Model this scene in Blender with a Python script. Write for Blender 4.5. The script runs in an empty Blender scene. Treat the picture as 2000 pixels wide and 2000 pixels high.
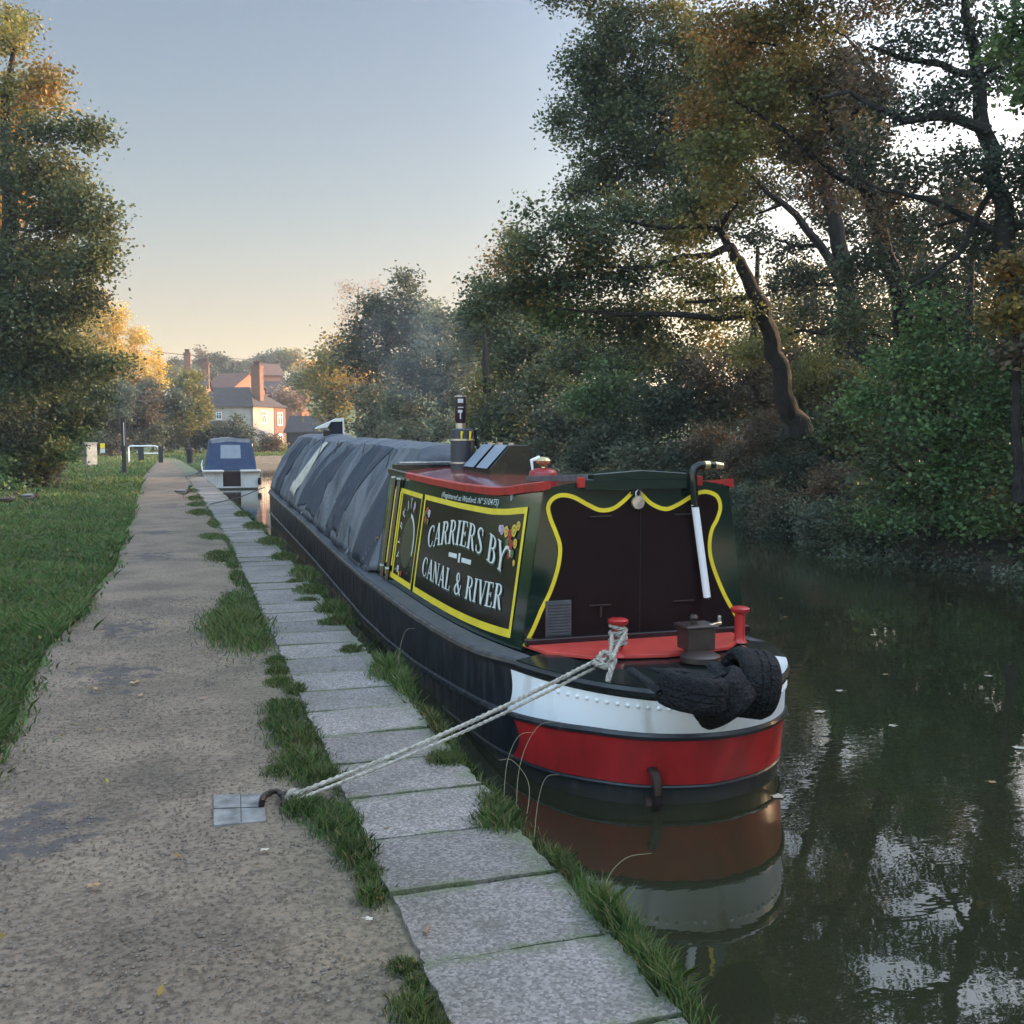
import bpy, math, random
import numpy as np
from mathutils import Vector, Matrix, noise as mnoise
R = math.radians
# ------------------------------------------------------------------ camera, sky, sun, exposure
H = 1.7
PITCH = math.atan(150/2000); YAW = math.atan(645/2000*math.cos(PITCH))
sc = bpy.context.scene
cam_d = bpy.data.cameras.new("camera"); cam = bpy.data.objects.new("camera", cam_d)
sc.collection.objects.link(cam); sc.camera = cam
cam.location = (0, 0, H); cam.rotation_euler = (math.pi/2-PITCH, 0, -YAW)
cam_d.sensor_width = 36; cam_d.lens = 36; cam_d.clip_start = .05; cam_d.clip_end = 3000
SUN_EL = R(9.0); SUN_AZ = R(84)          # azimuth from +Y (along the canal) towards +X
w = bpy.data.worlds.new("World"); sc.world = w; w.use_nodes = True
nt = w.node_tree; bg = nt.nodes["Background"]
sky = nt.nodes.new("ShaderNodeTexSky"); sky.sky_type = 'NISHITA'; sky.sun_disc = False
sky.sun_elevation = SUN_EL; sky.sun_rotation = SUN_AZ
sky.air_density = 1.0; sky.dust_density = 2.2; sky.ozone_density = 1.6
# sky graded by height: dimmed low down, boosted overhead as added fill light
tcw = nt.nodes.new("ShaderNodeTexCoord"); sxw = nt.nodes.new("ShaderNodeSeparateXYZ"); nt.links.new(tcw.outputs["Generated"], sxw.inputs[0])
rw = nt.nodes.new("ShaderNodeValToRGB"); nt.links.new(sxw.outputs[2], rw.inputs[0])
SKYR = [(0, (1.05, .98, 1.1)), (.035, (.84, .70, .60)), (.075, (.61, .45, .35)), (.12, (.55, .405, .34)), (.22, (.49, .41, .365)), (.42, (.475, .42, .405)), (.60, (1.85, 1.6, 1.36)), (1, (2.7, 2.25, 1.85))]
for i_, (p_, c_) in enumerate(SKYR):
    e_ = rw.color_ramp.elements[0] if i_ == 0 else (rw.color_ramp.elements[-1] if i_ == len(SKYR)-1 else rw.color_ramp.elements.new(p_))
    e_.position = p_; e_.color = (*[v_/4 for v_ in c_], 1)
mw = nt.nodes.new("ShaderNodeVectorMath"); mw.operation = 'MULTIPLY'; nt.links.new(sky.outputs[0], mw.inputs[0]); nt.links.new(rw.outputs[0], mw.inputs[1])
mw2 = nt.nodes.new("ShaderNodeVectorMath"); mw2.operation = 'SCALE'; mw2.inputs["Scale"].default_value = 4.0; nt.links.new(mw.outputs[0], mw2.inputs[0])
# brighter veil of light around the low sun
vn = nt.nodes.new("ShaderNodeVectorMath"); vn.operation = 'DOT_PRODUCT'; nt.links.new(tcw.outputs["Generated"], vn.inputs[0]); vn.inputs[1].default_value = (math.sin(SUN_AZ)*math.cos(SUN_EL), math.cos(SUN_AZ)*math.cos(SUN_EL), math.sin(SUN_EL))
gl = nt.nodes.new("ShaderNodeMapRange"); gl.interpolation_type = 'SMOOTHSTEP'; gl.inputs[1].default_value = .35; gl.inputs[2].default_value = 1.0; gl.inputs[3].default_value = 1; gl.inputs[4].default_value = 3.1; nt.links.new(vn.outputs["Value"], gl.inputs[0])
mw3 = nt.nodes.new("ShaderNodeVectorMath"); mw3.operation = 'SCALE'; nt.links.new(mw2.outputs[0], mw3.inputs[0]); nt.links.new(gl.outputs[0], mw3.inputs["Scale"])
# added gain on the unseen sky behind the viewpoint, brightens surfaces facing it
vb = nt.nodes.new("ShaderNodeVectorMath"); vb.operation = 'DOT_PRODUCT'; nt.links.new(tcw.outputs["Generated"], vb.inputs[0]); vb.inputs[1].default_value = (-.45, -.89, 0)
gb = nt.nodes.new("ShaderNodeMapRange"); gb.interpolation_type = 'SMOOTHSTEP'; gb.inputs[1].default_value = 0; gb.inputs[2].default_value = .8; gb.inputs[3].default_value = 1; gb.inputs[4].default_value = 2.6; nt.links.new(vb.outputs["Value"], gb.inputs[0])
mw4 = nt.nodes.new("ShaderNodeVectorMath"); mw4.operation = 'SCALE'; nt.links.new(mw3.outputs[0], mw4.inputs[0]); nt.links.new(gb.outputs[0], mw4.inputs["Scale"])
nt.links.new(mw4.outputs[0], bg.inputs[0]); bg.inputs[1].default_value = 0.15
sd = bpy.data.lights.new("sun", 'SUN'); sd.energy = 1.7; sd.angle = R(.6); sd.color = (1, .70, .40)
so = bpy.data.objects.new("sun", sd); sc.collection.objects.link(so)
sv = Vector((math.sin(SUN_AZ)*math.cos(SUN_EL), math.cos(SUN_AZ)*math.cos(SUN_EL), math.sin(SUN_EL)))
so.rotation_euler = sv.to_track_quat('Z', 'Y').to_euler()
sc.view_settings.view_transform = 'Standard'; sc.view_settings.look = 'None'
sc.view_settings.exposure = 2.03; sc.view_settings.gamma = 1
sc.cycles.max_bounces = 6; sc.cycles.transparent_max_bounces = 8

rng = np.random.default_rng(7); random.seed(7)
C = sc.collection
WZ = -.55                                   # water level
# ------------------------------------------------------------------ measuring helpers (photo pixel -> real place)
FW = np.array([math.sin(YAW)*math.cos(PITCH), math.cos(YAW)*math.cos(PITCH), -math.sin(PITCH)])
RT = np.array([math.cos(YAW), -math.sin(YAW), 0]); UP = np.cross(RT, FW)
HF = np.array([math.sin(YAW), math.cos(YAW), 0])
def ray(px, py): return FW+RT*(px-1000)/2000-UP*(py-1000)/2000
def at(px, py, D):                          # real place D metres ahead
    r = ray(px, py); return np.array([0, 0, H])+r*(D/(r@HF))
def atz(px, py, z):
    r = ray(px, py); return np.array([0, 0, H])+r*((z-H)/r[2])
def aty(px, py, y):
    r = ray(px, py); return np.array([0, 0, H])+r*(y/r[1])
def lerp(a, b, t): return a+(b-a)*t
# ------------------------------------------------------------------ materials
def N(t, ty, **k):
    n = t.nodes.new(ty)
    for a, b in k.items(): setattr(n, a, b)
    return n
def mat(name, col, rough=.6, metal=0, col2=None, vs=3., vd=4, vr=(.35, .65), bump=0, bs=40., bdist=.01, spec=.5, coat=0, objc=False, stretch=None):
    m = bpy.data.materials.new(name); m.use_nodes = True; t = m.node_tree; p = t.nodes["Principled BSDF"]
    if objc: pos = N(t, "ShaderNodeTexCoord").outputs["Object"]
    else: pos = N(t, "ShaderNodeNewGeometry").outputs["Position"]
    no = N(t, "ShaderNodeTexNoise"); no.inputs["Scale"].default_value = vs; no.inputs["Detail"].default_value = vd
    if stretch:
        mp_ = N(t, "ShaderNodeMapping"); mp_.inputs["Scale"].default_value = stretch; mp_.inputs["Rotation"].default_value = (R(-28), 0, 0); t.links.new(pos, mp_.inputs[0]); t.links.new(mp_.outputs[0], no.inputs["Vector"])
    else: t.links.new(pos, no.inputs["Vector"])
    cr = N(t, "ShaderNodeValToRGB"); cr.color_ramp.elements[0].position = vr[0]; cr.color_ramp.elements[1].position = vr[1]
    c2 = col2 or tuple(c*.8 for c in col)
    cr.color_ramp.elements[0].color = (*c2, 1); cr.color_ramp.elements[1].color = (*col, 1)
    t.links.new(no.outputs[0], cr.inputs[0]); t.links.new(cr.outputs[0], p.inputs["Base Color"])
    p.inputs["Roughness"].default_value = rough; p.inputs["Metallic"].default_value = metal
    p.inputs["Specular IOR Level"].default_value = spec; p.inputs["Coat Weight"].default_value = coat
    if coat: p.inputs["Coat Roughness"].default_value = .08
    if bump:
        n2 = N(t, "ShaderNodeTexNoise"); n2.inputs["Scale"].default_value = bs; n2.inputs["Detail"].default_value = 5
        t.links.new(pos, n2.inputs["Vector"])
        b = N(t, "ShaderNodeBump"); b.inputs["Strength"].default_value = bump; b.inputs["Distance"].default_value = bdist
        t.links.new(n2.outputs[0], b.inputs["Height"]); t.links.new(b.outputs[0], p.inputs["Normal"])
    return m
def leafmat(name, trans=.35, rough=.55):
    m = bpy.data.materials.new(name); m.use_nodes = True; t = m.node_tree; p = t.nodes["Principled BSDF"]
    out = t.nodes["Material Output"]
    a = N(t, "ShaderNodeAttribute"); a.attribute_name = "col"
    no = N(t, "ShaderNodeTexNoise"); no.inputs["Scale"].default_value = 1.3
    g = N(t, "ShaderNodeNewGeometry"); t.links.new(g.outputs["Position"], no.inputs["Vector"])
    hs = N(t, "ShaderNodeHueSaturation"); mr = N(t, "ShaderNodeMapRange"); mr.inputs[1].default_value = .3; mr.inputs[2].default_value = .7
    mr.inputs[3].default_value = .47; mr.inputs[4].default_value = .52
    t.links.new(no.outputs[0], mr.inputs[0]); t.links.new(mr.outputs[0], hs.inputs["Hue"])
    t.links.new(a.outputs["Color"], hs.inputs["Color"]); t.links.new(hs.outputs[0], p.inputs["Base Color"])
    p.inputs["Roughness"].default_value = rough; p.inputs["Specular IOR Level"].default_value = .35
    tr = N(t, "ShaderNodeBsdfTranslucent"); t.links.new(hs.outputs[0], tr.inputs["Color"])
    mx = N(t, "ShaderNodeMixShader"); mx.inputs[0].default_value = trans
    t.links.new(p.outputs[0], mx.inputs[1]); t.links.new(tr.outputs[0], mx.inputs[2]); t.links.new(mx.outputs[0], out.inputs["Surface"])
    return m
MT = {}
MT['leaf'] = leafmat('foliage'); MT['grass'] = leafmat('grass blades', .3, .6)
MT['bark'] = mat('bark', (.028, .023, .019), .95, col2=(.013, .011, .010), vs=6, bump=.6, bs=30, bdist=.03)
MT['palebark'] = mat('pale bark', (.2, .15, .1), .9, col2=(.1, .08, .06), vs=6)
MT['black'] = mat('black hull paint', (.022, .025, .031), .34, col2=(.012, .014, .018), vs=4, bump=.08, bs=12, bdist=.01)
def hull_wear():
    m = MT['black']; t = m.node_tree; p = t.nodes["Principled BSDF"]; src = p.inputs["Base Color"].links[0].from_socket
    g = N(t, "ShaderNodeNewGeometry"); sp = N(t, "ShaderNodeSeparateXYZ"); t.links.new(g.outputs["Position"], sp.inputs[0])
    mp = N(t, "ShaderNodeMapping"); mp.inputs["Scale"].default_value = (3, 3, .8); t.links.new(g.outputs["Position"], mp.inputs[0])
    n = N(t, "ShaderNodeTexNoise"); n.inputs["Scale"].default_value = 3.5; n.inputs["Detail"].default_value = 9; t.links.new(mp.outputs[0], n.inputs["Vector"])
    r = N(t, "ShaderNodeMapRange"); r.inputs[1].default_value = .60; r.inputs[2].default_value = .72; t.links.new(n.outputs[0], r.inputs[0])
    mr = N(t, "ShaderNodeMapRange"); mr.inputs[1].default_value = -.44; mr.inputs[2].default_value = -.52; mr.inputs[4].default_value = .7; t.links.new(sp.outputs[2], mr.inputs[0])
    m1 = N(t, "ShaderNodeMix"); m1.data_type = 'RGBA'; m1.inputs["B"].default_value = (.075, .06, .05, 1); t.links.new(src, m1.inputs["A"]); q = N(t, "ShaderNodeMath"); q.operation = 'MULTIPLY'; q.inputs[1].default_value = .7; t.links.new(r.outputs[0], q.inputs[0]); t.links.new(q.outputs[0], m1.inputs["Factor"])
    m2 = N(t, "ShaderNodeMix"); m2.data_type = 'RGBA'; m2.inputs["B"].default_value = (.045, .042, .03, 1); t.links.new(m1.outputs["Result"], m2.inputs["A"]); t.links.new(mr.outputs[0], m2.inputs["Factor"]); t.links.new(m2.outputs["Result"], p.inputs["Base Color"])
    rr = N(t, "ShaderNodeMapRange"); rr.inputs[1].default_value = .4; rr.inputs[2].default_value = .65; rr.inputs[3].default_value = .28; rr.inputs[4].default_value = .55; t.links.new(n.outputs[0], rr.inputs[0]); t.links.new(rr.outputs[0], p.inputs["Roughness"])
hull_wear()
MT['blackgloss'] = mat('glossy black green paint', (.012, .018, .017), .18, col2=(.008, .011, .011), vs=3)
MT['navy'] = mat('dark navy black enamel', (.014, .018, .030), .4, col2=(.010, .013, .022), vs=8)
MT['deck'] = mat('worn grey black deck paint', (.085, .09, .105), .5, col2=(.05, .053, .062), vs=9, bump=.15, bs=60, bdist=.004)
MT['green'] = mat('dark green gloss', (.006, .021, .015), .12, col2=(.005, .017, .012), vs=2, coat=.5)
MT['brown'] = mat('dark brown gloss', (.018, .011, .011), .15, col2=(.014, .009, .009), vs=2, spec=.4)
MT['doorbrown'] = mat('dark maroon door paint', (.013, .007, .008), .35, spec=.12, col2=(.012, .006, .007), vs=2)
MT['yellow'] = mat('yellow paint', (.78, .62, .03), .4, col2=(.68, .52, .03), vs=6)
MT['white'] = mat('white gloss paint', (.76, .79, .82), .35, col2=(.52, .53, .52), vs=7, vd=9, vr=(.28, .46), bump=.06, bs=9, stretch=(1, 1, .25))
MT['letter'] = mat('cream white lettering', (.68, .72, .68), .45, col2=(.58, .63, .6), vs=8)
MT['shade'] = mat('letter shade green', (.02, .05, .03), .5)
MT['red'] = mat('red gloss paint', (.42, .020, .02), .33, col2=(.24, .016, .016), vs=6, vd=9, vr=(.3, .55), bump=.08, bs=9, stretch=(1, 1, .3))
MT['redroof'] = mat('red roof paint', (.30, .03, .035), .12, col2=(.22, .022, .028), vs=2.5, coat=.6)
MT['reddeck'] = mat('red deck paint', (.50, .055, .04), .45, col2=(.42, .045, .035), vs=8)
MT['rubber'] = mat('tyre rubber', (.009, .010, .013), .7, spec=.22, col2=(.006, .0065, .008), vs=14, bump=1, bs=48, bdist=.03)
MT['rope'] = mat('grey white rope', (.36, .345, .30), .9, col2=(.20, .19, .16), vs=40, bump=.6, bs=220, bdist=.004)
MT['cord'] = mat('dark cord', (.05, .05, .06), .8, col2=(.03, .03, .035), vs=30)
MT['iron'] = mat('dark iron', (.035, .033, .036), .45, metal=.6, col2=(.05, .03, .022), vs=20, bump=.3, bs=90)
MT['rustbox'] = mat('dark brown steel', (.04, .025, .022), .4, col2=(.025, .016, .015), vs=20)
MT['steel'] = mat('bright steel', (.6, .6, .6), .28, metal=.9, col2=(.4, .4, .42), vs=20)
MT['brass'] = mat('brass', (.72, .6, .32), .25, metal=.8, col2=(.5, .4, .2), vs=20)
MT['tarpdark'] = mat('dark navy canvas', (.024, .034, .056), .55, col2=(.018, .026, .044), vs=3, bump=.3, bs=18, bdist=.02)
MT['tarp'] = mat('fold shaded grey blue canvas', (.12, .13, .15), .5, col2=(.04, .05, .07), vs=3.4, vd=6, vr=(.36, .62), bump=.5, bs=16, bdist=.03, stretch=(.3, 2.2, .35))  # stretched pale and dark streaks put fold light and shade into the colour
MT['board'] = mat('pale board', (.5, .48, .42), .6, col2=(.36, .34, .3), vs=9)
MT['blueglass'] = mat('dark blue glass', (.015, .02, .035), .4, spec=.2)
MT['concrete'] = mat('old concrete', (.22, .21, .19), .9, col2=(.14, .135, .12), vs=9, bump=.4, bs=50)
MT['wallc'] = mat('dark mossy canal wall', (.07, .07, .055), .95, col2=(.03, .04, .02), vs=5, bump=.6, bs=20, bdist=.03)
MT['cream'] = mat('cream render wall', (.40, .355, .32), .9, col2=(.31, .275, .25), vs=1.2, vd=8)
MT['darkbox'] = mat('dark void', (.012, .008, .008), .8)
MT['shed'] = mat('black weatherboard', (.02, .022, .03), .8, col2=(.013, .014, .02), vs=1)
MT['rooft'] = mat('slate brown tiles', (.055, .045, .045), .85, col2=(.032, .027, .029), vs=4, bump=.5, bs=14, bdist=.05)
MT['roofred'] = mat('red roof tiles', (.13, .06, .042), .85, col2=(.085, .042, .034), vs=3, bump=.5, bs=14, bdist=.05)
MT['wood'] = mat('weathered pole wood', (.17, .11, .07), .85, col2=(.1, .07, .05), vs=6)
MT['plank'] = mat('grey galvanised cabinet', (.42, .42, .40), .7, col2=(.3, .29, .27), vs=5)
MT['cabside'] = mat('rusty cabinet side', (.2, .14, .11), .8, col2=(.14, .1, .08), vs=5)
MT['blueboat'] = mat('blue canvas hood', (.02, .05, .13), .6, col2=(.014, .035, .1), vs=4, bump=.4, bs=6, bdist=.05)
MT['greyhood'] = mat('faded hood top', (.27, .31, .36), .7, col2=(.17, .2, .25), vs=4)
MT['grp'] = mat('off white fibreglass', (.60, .62, .62), .35, col2=(.46, .48, .48), vs=3)
MT['vinyl'] = mat('clouded plastic window', (.26, .31, .38), .3, col2=(.22, .27, .34), vs=5)
MT['plate'] = mat('pale stone plate', (.21, .205, .20), .8, col2=(.10, .098, .09), vs=14, vd=9, bump=.2, bs=60)
MT['dirt'] = mat('dark soil', (.03, .028, .018), .95, col2=(.016, .018, .01), vs=3, bump=.6, bs=12, bdist=.05)
MT['can'] = mat('red enamel', (.28, .018, .022), .3, col2=(.22, .014, .018), vs=10)
MT['ropeor'] = mat('tan coir fender rope', (.25, .16, .08), .9, col2=(.16, .1, .05), vs=50, bump=.6, bs=150)
def brick(name, c1, c2, mortar, sx=4.4, sz=13.):
    m = bpy.data.materials.new(name); m.use_nodes = True; t = m.node_tree; p = t.nodes["Principled BSDF"]
    tc = N(t, "ShaderNodeTexCoord"); sp = N(t, "ShaderNodeSeparateXYZ"); t.links.new(tc.outputs["Object"], sp.inputs[0])
    ad = N(t, "ShaderNodeMath"); ad.operation = 'ADD'; t.links.new(sp.outputs[0], ad.inputs[0]); t.links.new(sp.outputs[1], ad.inputs[1])
    cb = N(t, "ShaderNodeCombineXYZ"); t.links.new(ad.outputs[0], cb.inputs[0]); t.links.new(sp.outputs[2], cb.inputs[1])
    b = N(t, "ShaderNodeTexBrick"); b.inputs["Color1"].default_value = (*c1, 1); b.inputs["Color2"].default_value = (*c2, 1)
    b.inputs["Mortar"].default_value = (*mortar, 1); b.inputs["Scale"].default_value = 4; b.inputs["Mortar Size"].default_value = .02
    t.links.new(cb.outputs[0], b.inputs[0]); t.links.new(b.outputs[0], p.inputs["Base Color"]); p.inputs["Roughness"].default_value = .9
    return m
MT['brick'] = brick('red brown brick', (.20, .085, .055), (.14, .06, .045), (.2, .17, .14))
MT['brickred'] = brick('orange red brick', (.30, .10, .055), (.24, .08, .05), (.25, .2, .16))

def slab_mat():
    m = bpy.data.materials.new('exposed aggregate slab'); m.use_nodes = True; t = m.node_tree; p = t.nodes["Principled BSDF"]
    g = N(t, "ShaderNodeNewGeometry"); v = N(t, "ShaderNodeTexVoronoi"); v.inputs["Scale"].default_value = 95
    t.links.new(g.outputs["Position"], v.inputs["Vector"])
    cr = N(t, "ShaderNodeValToRGB"); e = cr.color_ramp.elements
    e[0].position = .0; e[0].color = (.30, .268, .255, 1); e[1].position = 1; e[1].color = (.120, .103, .097, 1)
    e2 = e.new(.45); e2.color = (.20, .178, .168, 1)
    sp = N(t, "ShaderNodeSeparateColor"); t.links.new(v.outputs["Color"], sp.inputs[0]); t.links.new(sp.outputs[0], cr.inputs[0])
    n = N(t, "ShaderNodeTexNoise"); n.inputs["Scale"].default_value = 2.1; n.inputs["Detail"].default_value = 7; t.links.new(g.outputs["Position"], n.inputs["Vector"])
    mx = N(t, "ShaderNodeMix"); mx.data_type = 'RGBA'; mx.blend_type = 'MULTIPLY'; mx.inputs["Factor"].default_value = .8
    r2 = N(t, "ShaderNodeValToRGB"); r2.color_ramp.elements[0].position = .3; r2.color_ramp.elements[0].color = (.62, .62, .55, 1)
    r2.color_ramp.elements[1].position = .65; r2.color_ramp.elements[1].color = (1, 1, 1, 1)
    t.links.new(n.outputs[0], r2.inputs[0]); t.links.new(cr.outputs[0], mx.inputs["A"]); t.links.new(r2.outputs[0], mx.inputs["B"])
    # each slab its own shade of grey
    oi = N(t, "ShaderNodeObjectInfo"); mr = N(t, "ShaderNodeMapRange"); mr.inputs[3].default_value = .74; mr.inputs[4].default_value = 1.12
    t.links.new(oi.outputs["Random"], mr.inputs[0])
    m2 = N(t, "ShaderNodeVectorMath"); m2.operation = 'SCALE'; t.links.new(mx.outputs["Result"], m2.inputs[0]); t.links.new(mr.outputs[0], m2.inputs["Scale"])
    # moss on the canal edge and the left rim (it grows there)
    sx = N(t, "ShaderNodeTexCoord"); so_ = N(t, "ShaderNodeSeparateXYZ"); t.links.new(sx.outputs["Object"], so_.inputs[0])
    ab = N(t, "ShaderNodeMath"); ab.operation = 'ABSOLUTE'; t.links.new(so_.outputs[1], ab.inputs[0])
    n3 = N(t, "ShaderNodeTexNoise"); n3.inputs["Scale"].default_value = 9; n3.inputs["Detail"].default_value = 6; t.links.new(g.outputs["Position"], n3.inputs["Vector"])
    a1 = N(t, "ShaderNodeMapRange"); a1.inputs[1].default_value = .2; a1.inputs[2].default_value = .36; t.links.new(so_.outputs[0], a1.inputs[0])
    a2 = N(t, "ShaderNodeMapRange"); a2.inputs[1].default_value = .2; a2.inputs[2].default_value = .27; t.links.new(ab.outputs[0], a2.inputs[0])
    mxx = N(t, "ShaderNodeMath"); mxx.operation = 'MAXIMUM'; t.links.new(a1.outputs[0], mxx.inputs[0]); t.links.new(a2.outputs[0], mxx.inputs[1])
    mm = N(t, "ShaderNodeMath"); mm.operation = 'MULTIPLY'; t.links.new(mxx.outputs[0], mm.inputs[0])
    r3 = N(t, "ShaderNodeMapRange"); r3.inputs[1].default_value = .36; r3.inputs[2].default_value = .56; t.links.new(n3.outputs[0], r3.inputs[0]); t.links.new(r3.outputs[0], mm.inputs[1])
    m3 = N(t, "ShaderNodeMix"); m3.data_type = 'RGBA'; m3.inputs["B"].default_value = (.075, .10, .035, 1)
    t.links.new(mm.outputs[0], m3.inputs["Factor"]); t.links.new(m2.outputs[0], m3.inputs["A"])
    dv = N(t, "ShaderNodeVectorMath"); dv.operation = 'DISTANCE'; t.links.new(g.outputs["Position"], dv.inputs[0]); dv.inputs[1].default_value = (.98, 3.29, 0)   # muddy print
    da = N(t, "ShaderNodeMath"); da.operation = 'MULTIPLY_ADD'; t.links.new(n3.outputs[0], da.inputs[0]); da.inputs[1].default_value = .16; t.links.new(dv.outputs["Value"], da.inputs[2])
    dr_ = N(t, "ShaderNodeMapRange"); dr_.inputs[1].default_value = .155; dr_.inputs[2].default_value = .125; dr_.inputs[4].default_value = .5; t.links.new(da.outputs[0], dr_.inputs[0])
    m5 = N(t, "ShaderNodeMix"); m5.data_type = 'RGBA'; m5.inputs["B"].default_value = (.075, .065, .055, 1); t.links.new(dr_.outputs[0], m5.inputs["Factor"]); t.links.new(m3.outputs["Result"], m5.inputs["A"]); t.links.new(m5.outputs["Result"], p.inputs["Base Color"])
    p.inputs["Roughness"].default_value = .85
    b = N(t, "ShaderNodeBump"); b.inputs["Strength"].default_value = .5; b.inputs["Distance"].default_value = .004
    t.links.new(v.outputs["Distance"], b.inputs["Height"]); b.invert = True; t.links.new(b.outputs[0], p.inputs["Normal"])
    return m
MT['slab'] = slab_mat()

STAINS = [(-.43, 19.1, .32, .45), (-.42, 15.3, .30, .55), (-.5, 9.6, .22, .42), (-.5, 7.75, .26, .45), (-.66, 4.75, .28, .34), (-.3, 26, .4, .9)]
def path_mat():
    m = bpy.data.materials.new('compacted gravel path'); m.use_nodes = True; t = m.node_tree; p = t.nodes["Principled BSDF"]
    g = N(t, "ShaderNodeNewGeometry"); P = g.outputs["Position"]
    def noi(s, d=5):
        n = N(t, "ShaderNodeTexNoise"); n.inputs["Scale"].default_value = s; n.inputs["Detail"].default_value = d; t.links.new(P, n.inputs["Vector"]); return n
    big = noi(1.6, 6); cr = N(t, "ShaderNodeValToRGB"); e = cr.color_ramp.elements
    e[0].position = .32; e[0].color = (.100, .076, .055, 1); e[1].position = .68; e[1].color = (.190, .144, .103, 1); t.links.new(big.outputs[0], cr.inputs[0])
    fine = noi(42, 9); fr = N(t, "ShaderNodeValToRGB"); fr.color_ramp.elements[0].position = .36; fr.color_ramp.elements[0].color = (.62, .60, .58, 1)
    fr.color_ramp.elements[1].position = .56; fr.color_ramp.elements[1].color = (1.12, 1.12, 1.12, 1); t.links.new(fine.outputs[0], fr.inputs[0])
    mx = N(t, "ShaderNodeMix"); mx.data_type = 'RGBA'; mx.blend_type = 'MULTIPLY'; mx.inputs["Factor"].default_value = 1
    t.links.new(cr.outputs[0], mx.inputs["A"]); t.links.new(fr.outputs[0], mx.inputs["B"])
    cur = mx.outputs["Result"]
    sep = N(t, "ShaderNodeSeparateXYZ"); t.links.new(P, sep.inputs[0]); wob = noi(7, 10)
    acc = None
    for (x, y, rx, ry) in STAINS:                       # damp sooty patches trodden into the path
        def nrm(o, c, r):
            a = N(t, "ShaderNodeMath"); a.operation = 'SUBTRACT'; t.links.new(o, a.inputs[0]); a.inputs[1].default_value = c
            b = N(t, "ShaderNodeMath"); b.operation = 'DIVIDE'; t.links.new(a.outputs[0], b.inputs[0]); b.inputs[1].default_value = r
            c_ = N(t, "ShaderNodeMath"); c_.operation = 'MULTIPLY'; t.links.new(b.outputs[0], c_.inputs[0]); t.links.new(b.outputs[0], c_.inputs[1]); return c_.outputs[0]
        s = N(t, "ShaderNodeMath"); s.operation = 'ADD'; t.links.new(nrm(sep.outputs[0], x, rx), s.inputs[0]); t.links.new(nrm(sep.outputs[1], y, ry), s.inputs[1])
        s2 = N(t, "ShaderNodeMath"); s2.operation = 'MULTIPLY_ADD'; t.links.new(wob.outputs[0], s2.inputs[0]); s2.inputs[1].default_value = 8.0; t.links.new(s.outputs[0], s2.inputs[2])
        r = N(t, "ShaderNodeMapRange"); r.interpolation_type = 'SMOOTHSTEP'; r.inputs[1].default_value = 5.1; r.inputs[2].default_value = 4.0; t.links.new(s2.outputs[0], r.inputs[0])
        if acc is None: acc = r.outputs[0]
        else:
            q = N(t, "ShaderNodeMath"); q.operation = 'MAXIMUM'; t.links.new(acc, q.inputs[0]); t.links.new(r.outputs[0], q.inputs[1]); acc = q.outputs[0]
    sc_ = N(t, "ShaderNodeMath"); sc_.operation = 'MULTIPLY'; sc_.inputs[1].default_value = .72; t.links.new(acc, sc_.inputs[0])
    m3 = N(t, "ShaderNodeMix"); m3.data_type = 'RGBA'; m3.inputs["B"].default_value = (.040, .037, .042, 1)
    t.links.new(sc_.outputs[0], m3.inputs["Factor"]); t.links.new(cur, m3.inputs["A"])
    # greenish algae towards the coping
    gr = N(t, "ShaderNodeMapRange"); gr.inputs[1].default_value = .15; gr.inputs[2].default_value = .8; gr.inputs[3].default_value = 0; gr.inputs[4].default_value = .5; t.links.new(sep.outputs[0], gr.inputs[0])
    gm = N(t, "ShaderNodeMath"); gm.operation = 'MULTIPLY'; t.links.new(gr.outputs[0], gm.inputs[0]); t.links.new(big.outputs[0], gm.inputs[1])
    m4 = N(t, "ShaderNodeMix"); m4.data_type = 'RGBA'; m4.inputs["B"].default_value = (.07, .085, .035, 1)
    t.links.new(gm.outputs[0], m4.inputs["Factor"]); t.links.new(m3.outputs["Result"], m4.inputs["A"])
    t.links.new(m4.outputs["Result"], p.inputs["Base Color"]); p.inputs["Roughness"].default_value = .92
    bn = noi(28, 8); b = N(t, "ShaderNodeBump"); b.inputs["Strength"].default_value = .7; b.inputs["Distance"].default_value = .016
    t.links.new(bn.outputs[0], b.inputs["Height"]); t.links.new(b.outputs[0], p.inputs["Normal"])
    return m
MT['path'] = path_mat()
MT['lawn'] = mat('mown turf', (.085, .13, .03), .9, col2=(.04, .07, .018), vs=2.3, vd=9, vr=(.35, .62), bump=.8, bs=40, bdist=.03)
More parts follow.
